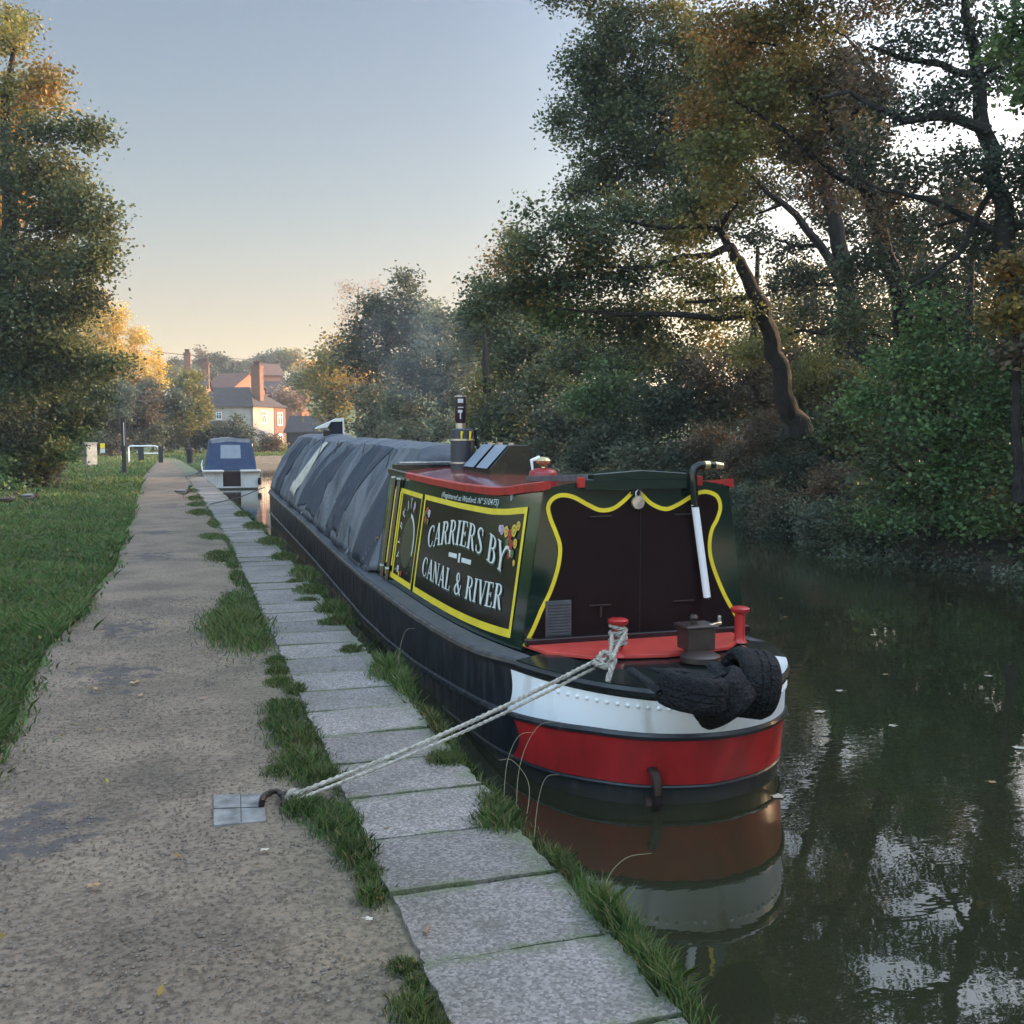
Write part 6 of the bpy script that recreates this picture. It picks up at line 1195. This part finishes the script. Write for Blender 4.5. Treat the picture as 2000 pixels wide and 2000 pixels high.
make_tree('turning_tree', 'tree with rusty orange autumn leaves high over the canal', [T(1790, 880, 20, .34), T(1760, 600, 19.8, .28), T(1700, 380, 19.5, .2), T(1600, 200, 19.2, .13), T(1520, 90, 19, .06)],
 [B(1430, 60, 19, 62, 55, 'orange'), B(1510, 30, 19, 70, 50, 'orange'), B(1420, 150, 19, 55, 45, 'orange'), B(1380, 220, 19, 55, 40, 'orange', .9), B(1470, 210, 19, 65, 50, 'olive', .9), B(1550, 130, 19, 60, 50, 'orange', .8), B(1640, 190, 19.6, 70, 60, 'olive', .7), B(1380, 290, 19, 45, 40, 'olive', .8), B(1450, 300, 19, 60, 45, 'olive', .8), B(1600, 40, 19, 60, 45, 'olive', .8), B(1660, 120, 19, 60, 50, 'brown', .7), B(1400, 360, 19.5, 40, 28, 'olive', .6), B(1530, 290, 19.5, 60, 40, 'olive', .5), B(1500, -80, 19, 120, 60, 'orange', .6), B(1640, -120, 19, 110, 60, 'brown', .6), B(1400, -90, 19, 70, 60, 'orange', .5), B(1600, -260, 19, 140, 80, 'brown', .45), B(1480, 150, 19.5, 120, 150, 'olive', .4), B(1620, 250, 19.5, 120, 120, 'brown', .4), B(1450, -220, 19, 120, 90, 'orange', .45), B(1700, -60, 19, 120, 90, 'brown', .45)],
 leaf=.08, clump=.34, per=56, dens=1.9, spread=.58, trs=.7, limbs=[[T(1700, 380, 19.5, .12), T(1620, 330, 19.2, .09), T(1530, 250, 19, .06), T(1440, 200, 18.9, .03)], [T(1640, 260, 19.3, .1), T(1720, 160, 19.2, .07), T(1660, 80, 19, .04)]])
make_tree('gnarled_tree', 'dark gnarled tree with thick level boughs filling the top right corner', [T(2010, 1000, 17.5, .45), T(1985, 700, 17.4, .4), T(1960, 450, 17.2, .33), T(1930, 250, 17, .26), T(1900, 100, 17, .18), T(1880, -40, 17, .1)],
 [B(1700, 170, 17, 60, 44, 'brown', .7), B(1780, 100, 17, 70, 50, 'dark', .8), B(1870, 60, 17, 70, 50, 'dark', .8), B(1960, 130, 17, 60, 60, 'dark'), B(1760, 220, 17, 70, 44, 'dark', .8), B(1860, 200, 17, 70, 50, 'dark'), B(1690, 300, 17.5, 60, 44, 'dark', .6), B(1790, 320, 17.5, 70, 50, 'dark', .6), B(1890, 340, 17, 70, 60, 'dark', .9), B(1980, 330, 17, 60, 70, 'dark', 1.1), B(1740, 400, 18, 60, 50, 'brown', .5), B(1820, 440, 18, 70, 50, 'dark', .5), B(1920, 480, 17.5, 60, 60, 'dark', .9), B(1700, 520, 18.5, 60, 50, 'dark', .7), B(1790, 560, 18.5, 70, 50, 'dark', .9), B(1640, 560, 19, 50, 50, 'dark', .7), B(1800, -60, 17, 120, 70, 'dark', .6), B(1950, -100, 17, 120, 90, 'dark', .6), B(1850, -250, 17, 170, 100, 'brown', .4), B(2060, 100, 17, 80, 130, 'dark'), B(2060, 400, 17, 80, 130, 'dark'), B(2000, 600, 17, 60, 80, 'dark'), B(1700, -230, 17, 140, 100, 'dark', .5), B(1950, -330, 17, 160, 110, 'dark', .5)],
 leaf=.08, clump=.34, per=52, dens=1.7, spread=.6, trs=.48, limbs=[[T(1930, 250, 17, .2), T(1830, 235, 16.9, .16), T(1740, 230, 16.8, .12), T(1660, 180, 16.7, .08), T(1600, 190, 16.7, .04)], [T(1910, 150, 17, .14), T(1800, 120, 17, .1), T(1700, 90, 17, .06)], [T(1960, 460, 17.2, .16), T(1850, 400, 17.2, .12), T(1750, 380, 17.2, .08), T(1680, 350, 17.2, .04)], [T(1950, 350, 17.2, .12), T(1870, 500, 17.2, .09), T(1780, 560, 17.2, .05)]])
make_tree('ivy_tree', 'bright green ivy mass climbing the bank at the right', [T(1850, 1060, 18.2, .25), T(1840, 850, 18, .2), T(1850, 680, 18, .12)],
 [B(1830, 620, 17.6, 70, 55, 'ivy', .9), B(1750, 700, 17.6, 70, 60, 'ivy'), B(1850, 730, 17.2, 75, 60, 'ivy'), B(1940, 690, 17, 60, 60, 'ivy', .9), B(1700, 790, 17.8, 60, 60, 'ivy'), B(1790, 820, 17.2, 75, 60, 'ivy'), B(1890, 830, 17, 75, 60, 'ivy'), B(1970, 800, 16.8, 60, 70, 'ivy', .9), B(1740, 900, 17.6, 70, 55, 'green'), B(1840, 920, 17.2, 80, 50, 'ivy'), B(1940, 920, 17, 70, 60, 'ivy'), B(1650, 850, 18.5, 60, 60, 'green'), B(1740, 980, 17.6, 70, 45, 'ivy'), B(1840, 1000, 17.2, 75, 45, 'ivy'), B(1940, 1010, 16.8, 75, 45, 'ivy'), B(2000, 930, 16.4, 60, 60, 'ivy'), B(1680, 640, 18.5, 50, 50, 'green', .8), B(2040, 850, 17, 60, 150, 'ivy')],
 leaf=.085, clump=.32, per=50, dens=1.7, spread=.6)
make_tree('beech_sapling', 'sapling with copper brown leaves at the right edge', [T(1990, 980, 15.5, .08), T(1985, 700, 15.4, .06), T(1975, 520, 15.3, .03)],
 [B(1970, 530, 15.2, 36, 36, 'orange', 1.), B(1965, 610, 15.2, 40, 40, 'orange', 1.), B(1990, 680, 15.2, 40, 40, 'brown', 1.)], leaf=.10, clump=.28, per=26, dens=1.5)
make_tree('hanging_branch', 'bright green spray of leaves at the top right corner', [T(2090, 400, 12, .08), T(2060, 150, 12, .06), T(2010, 60, 12, .03)], [B(1975, 60, 12, 42, 55, 'ivy', 1.), B(2010, 160, 12, 45, 50, 'ivy', 1.), B(2030, 0, 12, 60, 60, 'ivy')], leaf=.075, clump=.22, per=34, dens=1.6, cat='tree')
SH = [(1450, 985, 25.6, 60, 45, 'grey'), (1530, 1005, 23.3, 60, 45, 'brown'), (1610, 1030, 21.2, 62, 48, 'grey'), (1695, 1050, 19.6, 62, 48, 'green'), (1780, 1052, 19, 64, 50, 'grey'), (1865, 1060, 18.6, 66, 52, 'ivy'), (1960, 1070, 18, 70, 55, 'green'),
      (1470, 905, 27, 65, 48, 'brown'), (1560, 930, 24.6, 65, 50, 'dark'), (1650, 955, 22.4, 65, 50, 'brown'), (1740, 965, 21, 66, 50, 'grey'), (1830, 985, 20.2, 66, 50, 'green'), (1930, 985, 19.2, 70, 55, 'olive'), (1520, 850, 27, 60, 50, 'brown'), (1600, 850, 25, 60, 55, 'dark'), (1400, 880, 29, 60, 48, 'brown'), (1380, 940, 29.5, 56, 40, 'grey'), (1620, 740, 25, 60, 60, 'olive'), (1560, 740, 26, 50, 60, 'brown'), (2040, 1080, 17, 60, 60, 'green')]
wh = ['leafy grey green shrub trailing into the water', 'brown tangled shrub on the bank', 'thorny shrub low over the water', 'green bramble mound beside the water']
for i, (a, b, D, c, d, pal) in enumerate(SH):
    side_ = 'overhanging the water' if i < 7 else 'higher up the bank'
    lab = f"{ {'grey': 'grey green', 'brown': 'brownish tangled', 'green': 'mid green', 'ivy': 'bright green', 'dark': 'very dark', 'olive': 'yellowish olive'}[pal]} bank shrub {side_}, number {i+1} of the thicket going right" 
    lab = ['leftmost grey green shrub overhanging the water behind the cabin roof corner', 'brown tangled shrub overhanging the water, second from the cabin', 'pale grey green shrub dipping its twigs in the water, third from the cabin', 'mid green shrub overhanging the water left of the brightest one', 'grey green shrub just left of the bright green waterside one', 'brightest green shrub overhanging the water on the right', 'green shrub overhanging the water at the right edge',
           'brown tangled shrub behind the leftmost waterside one', 'dark shrub under the foot of the leaning tree', 'brown shrub right of the leaning tree foot', 'grey green shrub below the left side of the ivy mass', 'mid green shrub tucked under the middle of the ivy mass', 'yellowish shrub below the ivy at the far right', 'brown thicket directly behind the leaning trunk base', 'very dark bush right of the leaning trunk base', 'brown leafy scrub left of the leaning trunk', 'grey green shrub just right of the tiller crook', 'yellow green bush between the leaning trunk and the ivy', 'bare brown scrub beside the middle of the leaning trunk', 'green shrub cut by the right edge of the photo'][i]
    c0_ = np.array(at(a, b, D)); gz_ = max(-.5, c0_[2]-d*D/2000*1.1)
    low = [B(a-10, b+d*1.0, D-.5, c*.9, d*.6, 'dark' if i % 2 else pal, 1.1), B(a+30, b+d*1.25, D-.7, c*.6, d*.4, 'brown', .9)] if i < 7 or i == 19 else []
    if i >= 3 and low: low += [B(a, b+d*1.2, D-.9, c*1.1, d*.5, pal, 1.), B(a-40, b+d*1.1, D-.9, c*.8, d*.5, 'grey', 1.)]
    make_tree('bank_shrub', lab, [((c0_[0]+.2, c0_[1]+.1, gz_-.3), .06), ((c0_[0], c0_[1], c0_[2]), .03)], [B(a, b, D, c, d, pal, 1.15), B(a-30, b-22, D+.5, c*.6, d*.7, pal, 1.), B(a+28, b+16, D-.35, c*.7, d*.6, 'grey' if pal != 'grey' else 'green', 1.)]+low, leaf=.07, clump=.27, per=52, dens=1.2, spread=.62, cat='shrub', group='shrubs along the right bank')
# right bank, middle distance
MD = [('dark_tree', 'green drooping willow like tree above the cabin roof', 1180, 34, [(1250, 700, 34, 75, 50, 'green'), (1150, 690, 35, 80, 50, 'green'), (1330, 720, 32, 60, 50, 'green'), (1200, 770, 33, 90, 55, 'ivy'), (1310, 800, 31, 80, 55, 'dark'), (1220, 850, 32, 80, 45, 'dark'), (1380, 760, 31, 50, 55, 'brown'), (1150, 890, 33, 80, 30, 'dark'), (1260, 895, 31, 80, 32, 'grey'), (1340, 900, 30, 60, 32, 'dark')]),
      ('broad_tree', 'broad mid green tree behind the roof skylight', 1030, 42, [(1060, 680, 42, 80, 55, 'green'), (980, 640, 43, 70, 50, 'green'), (1080, 760, 40, 80, 55, 'green'), (1000, 720, 42, 70, 50, 'green'), (1120, 830, 37, 80, 50, 'dark'), (1020, 830, 39, 70, 50, 'dark'), (930, 650, 45, 50, 50, 'green'), (1040, 600, 44, 60, 45, 'green'), (960, 580, 46, 50, 40, 'green'), (1060, 880, 38, 80, 25, 'grey'), (960, 875, 42, 70, 22, 'dark')]),
      ('hazel_bush', 'yellowish hazel bush standing just right of the chimney', 950, 40, [(950, 770, 40, 36, 36, 'olive'), (930, 820, 40, 36, 30, 'olive'), (980, 830, 39, 40, 36, 'olive'), (960, 735, 41, 20, 20, 'olive')]),
      ('spiky_tree', 'dark tree with a ragged pointed top left of the chimney', 760, 66, [(790, 570, 66, 22, 28, 'dark'), (770, 610, 66, 40, 30, 'dark'), (820, 610, 66, 40, 30, 'dark'), (745, 650, 66, 40, 40, 'dark'), (800, 660, 66, 50, 40, 'dark'), (705, 650, 66, 18, 36, 'dark'), (700, 700, 66, 30, 26, 'dark'), (750, 720, 66, 55, 40, 'dark'), (840, 640, 65, 30, 36, 'grey'), (730, 600, 66, 16, 26, 'dark')]),
      ('hazy_tree', 'blue grey tree in drifting smoke behind the chimney', 860, 56, [(860, 660, 58, 45, 50, 'grey'), (900, 700, 56, 50, 50, 'grey'), (830, 740, 58, 60, 45, 'dark'), (890, 780, 54, 50, 45, 'dark'), (800, 800, 58, 60, 40, 'grey'), (870, 840, 52, 60, 30, 'grey'), (740, 800, 62, 60, 45, 'grey'), (720, 850, 62, 60, 25, 'grey'), (800, 850, 56, 60, 25, 'grey')]),
      ('maple_tree', 'golden yellow maple glowing right of the black shed', 650, 88, [(650, 720, 88, 38, 34, 'olive'), (680, 760, 87, 36, 26, 'gold'), (630, 770, 88, 32, 28, 'olive'), (660, 790, 88, 40, 22, 'olive'), (610, 740, 90, 24, 28, 'olive'), (655, 690, 90, 22, 20, 'orange'), (700, 740, 86, 20, 20, 'gold')])]
for nm, lab, tx, D, bl in MD:
    z_ = D; make_tree(nm, lab, [T(tx, 860, D, .012*D*.4), T(tx, 760, D, .010*D*.4), T(tx-5, 650 if D < 80 else 720, D, .004*D*.4)], [B(a, b, dd, c, d, p_, 1.05) for a, b, dd, c, d, p_ in bl], leaf=.0036*D, clump=.0125*D, per=56, dens=1.8, spread=.66)
make_tree('bare_birch', 'thin pinkish birch almost bare behind the dark spiky tree', [T(700, 850, 92, .25), T(695, 650, 92, .14), T(700, 560, 92, .04)], [B(690, 570, 92, 28, 24, 'pink', .4), B(730, 570, 92, 28, 28, 'pink', .35), B(675, 620, 92, 22, 32, 'pink', .4), B(700, 600, 92, 24, 36, 'pink', .3)], leaf=.16, clump=.8, per=16, dens=2., bark='palebark')
make_tree('bare_tree', 'sparse leafless twigs rising above the hazel toward the sky', [T(1000, 860, 52, .2), T(985, 640, 52, .1), T(965, 540, 52, .05)], [B(960, 510, 52, 36, 36, 'pink', .25), B(940, 545, 52, 30, 24, 'pink', .2), B(985, 530, 52, 25, 40, 'olive', .25)], leaf=.1, clump=.5, per=5, dens=2.2, bark='palebark')
# woodland behind the near trees of the right bank
WB = [('olive woodland tree filling the gap behind the leaning trunk', 1480, 33, [(1450, 700, 33, 70, 70, 'olive'), (1530, 640, 34, 60, 60, 'olive'), (1470, 790, 32, 70, 60, 'brown'), (1400, 800, 31, 60, 50, 'dark'), (1550, 760, 32, 60, 70, 'brown')]),
      ('dark woodland tree behind the right of the leaning trunk', 1650, 31, [(1610, 640, 31, 70, 60, 'green'), (1680, 700, 30, 70, 70, 'dark'), (1620, 780, 29, 70, 70, 'dark'), (1700, 600, 31, 60, 60, 'dark'), (1580, 560, 32, 50, 50, 'olive')]),
      ('tall thin crowned woodland tree behind the gnarled tree', 1800, 29, [(1760, 480, 29, 70, 70, 'dark'), (1830, 560, 28, 80, 70, 'dark'), (1780, 660, 28, 80, 80, 'green'), (1900, 640, 27, 80, 90, 'dark'), (1860, 400, 28, 70, 70, 'brown'), (1700, 380, 30, 60, 60, 'olive'), (1950, 500, 27, 70, 90, 'dark'), (1680, 250, 30, 60, 80, 'brown')]),
      ('dense dark woodland tree behind the ivy mass', 1900, 25, [(1750, 830, 25, 80, 70, 'dark'), (1850, 850, 24, 80, 80, 'dark'), (1950, 860, 23, 80, 90, 'dark'), (1660, 880, 26, 70, 60, 'dark')])]
for lab, tx, D, bl in WB:
    make_tree('woodland_tree', lab, [T(tx, 900, D, .18), T(tx-10, 700, D, .14), T(tx, 480, D, .06)], [B(a, b, dd, c, d, p_, .8) for a, b, dd, c, d, p_ in bl], leaf=.115, clump=.42, per=52, dens=1.6, spread=.75, group='woodland behind the right bank')
# hill
HT = [(345, 712, 210, 16, 16, 'dark', 'dark conifer group at the left end of the hill line'), (396, 702, 215, 20, 18, 'brown', 'russet round tree on the hill left of the conifer'), (428, 704, 215, 13, 18, 'dark', 'dark pointed conifer on the hill'), (455, 714, 220, 18, 12, 'brown', 'low brown tree between the conifer and the big chimney'), (372, 722, 205, 20, 14, 'grey', 'grey tree low on the hill behind the first chimneys'), (525, 700, 225, 24, 16, 'grey', 'grey green round tree on the skyline above the hill house'), (565, 702, 225, 26, 20, 'olive', 'largest yellow green tree on the skyline'), (600, 715, 220, 24, 16, 'gold', 'golden tree sloping down at the right of the hill line'),
      (590, 750, 180, 36, 24, 'grey', 'grey thicket below the golden hill trees'), (570, 775, 140, 26, 20, 'pink', 'pinkish bare bush behind the black shed'), (440, 730, 200, 40, 12, 'dark', 'dark garden hedge behind the long low house'), (640, 740, 200, 50, 24, 'olive', 'pale olive trees right end of the hill'), (330, 735, 190, 30, 20, 'olive', 'olive bushes behind the telegraph pole'), (490, 712, 230, 14, 10, 'grey', 'small grey tree just left of the big chimney top')]
for (a, b, D, c, d, pal, lab) in HT:
    make_tree('hill_tree', lab, [T(a, b+d+6, D, .25), T(a, b, D, .12)], [B(a, b, D, c, d, pal, 1.), B(a-c*.5, b+d*.4, D, c*.6, d*.6, pal, 1.), B(a+c*.5, b+d*.4, D, c*.6, d*.6, pal, 1.)], leaf=.55, clump=1.3, per=30, dens=1.5, group='trees on the far hill', twigs=False)
# unseen dense trees added beyond the right edge to shade boats and water
for i, (x, y, z, r) in enumerate([(16.5, 9, 4.5, 3.4), (15.5, 3, 4.5, 3.6), (16, -4, 4.6, 4), (17, -12, 5, 4.5), (21, 14, 5.5, 4), (22, 6, 6, 4.4), (22, -3, 6, 5), (25, 22, 2.5, 3), (28, 30, 2.6, 3.2), (31, 40, 2.8, 3.6), (36, 52, 3, 4), (40, 64, 3, 4)]):
    where = ['nearest', 'second nearest', 'third', 'furthest back'][i] if i < 4 else ''
    make_tree('shade_tree', f'dense dark bank tree {["beside the gnarled tree", "south of it", "opposite the camera", "behind the camera", "on the slope behind the ivy", "on the slope opposite the stern", "on the slope behind the camera", "behind the tall oak", "behind the willow like tree", "behind the broad tree", "behind the hazy tree", "behind the spiky tree"][i]}, outside or hidden from view, added for shade', [((x, y, -.3), .3), ((x, y, z), .15)],
      [((x, y, z), (r, r, z*.95), 'dark', 1.), ((x, y+1.5, z+(2.8 if i < 7 else 1.2)), (r*.8, r*.8, 2.6 if i < 7 else 1.4), 'dark', .9)], leaf=.34, clump=.9, per=26, dens=.9, twigs=False)
print('LEAVES', NLEAF)
# ================================================================== AIR
def haze_box(name, lo, hi, dens, col, lab=None):
    mb = MB(); mb.box([(a+b)/2 for a, b in zip(lo, hi)], [b-a for a, b in zip(lo, hi)])
    m = bpy.data.materials.new('thin evening haze'); m.use_nodes = True; t = m.node_tree; t.nodes.remove(t.nodes["Principled BSDF"])
    v = N(t, "ShaderNodeVolumePrincipled"); v.inputs["Color"].default_value = (*col, 1); v.inputs["Density"].default_value = dens; v.inputs["Anisotropy"].default_value = .2
    t.links.new(v.outputs[0], t.nodes["Material Output"].inputs["Volume"]); return tag(mb.build(name, m), kind='stuff')
haze_box('haze', (-650, -70, -3), (650, 1300, 45),   .00065, (.74, .86, 1.0))

sm = MB(); pts = [np.array([CX, CY, 2.16]), at(868, 745, 12.4), at(848, 715, 13.2), at(822, 690, 14.6), at(795, 672, 16.4), at(768, 660, 18)]
q_ = cr_spline([tuple(p) for p in pts], 5); nq = len(q_)-1; sm.tube([tuple(p) for p in q_], [.06+.85*math.sin(math.pi*min(1, (i/nq)*.82))**.9*(i/nq)**.4+.0 for i in range(nq)]+[.25], 16)
m = bpy.data.materials.new('coal smoke'); m.use_nodes = True; t = m.node_tree; t.nodes.remove(t.nodes["Principled BSDF"]); v = N(t, "ShaderNodeVolumePrincipled"); v.inputs["Color"].default_value = (.55, .68, .85, 1); v.inputs["Anisotropy"].default_value = .2
g = N(t, "ShaderNodeNewGeometry"); n_ = N(t, "ShaderNodeTexNoise"); n_.inputs["Scale"].default_value = 1.6; n_.inputs["Detail"].default_value = 3; t.links.new(g.outputs["Position"], n_.inputs["Vector"])
r_ = N(t, "ShaderNodeMapRange"); r_.inputs[1].default_value = .46; r_.inputs[2].default_value = .75; r_.inputs[4].default_value = .08; t.links.new(n_.outputs[0], r_.inputs[0]); t.links.new(r_.outputs[0], v.inputs["Density"]); t.links.new(v.outputs[0], t.nodes["Material Output"].inputs["Volume"])
tag(sm.build('smoke', m, smooth=True), kind='stuff')
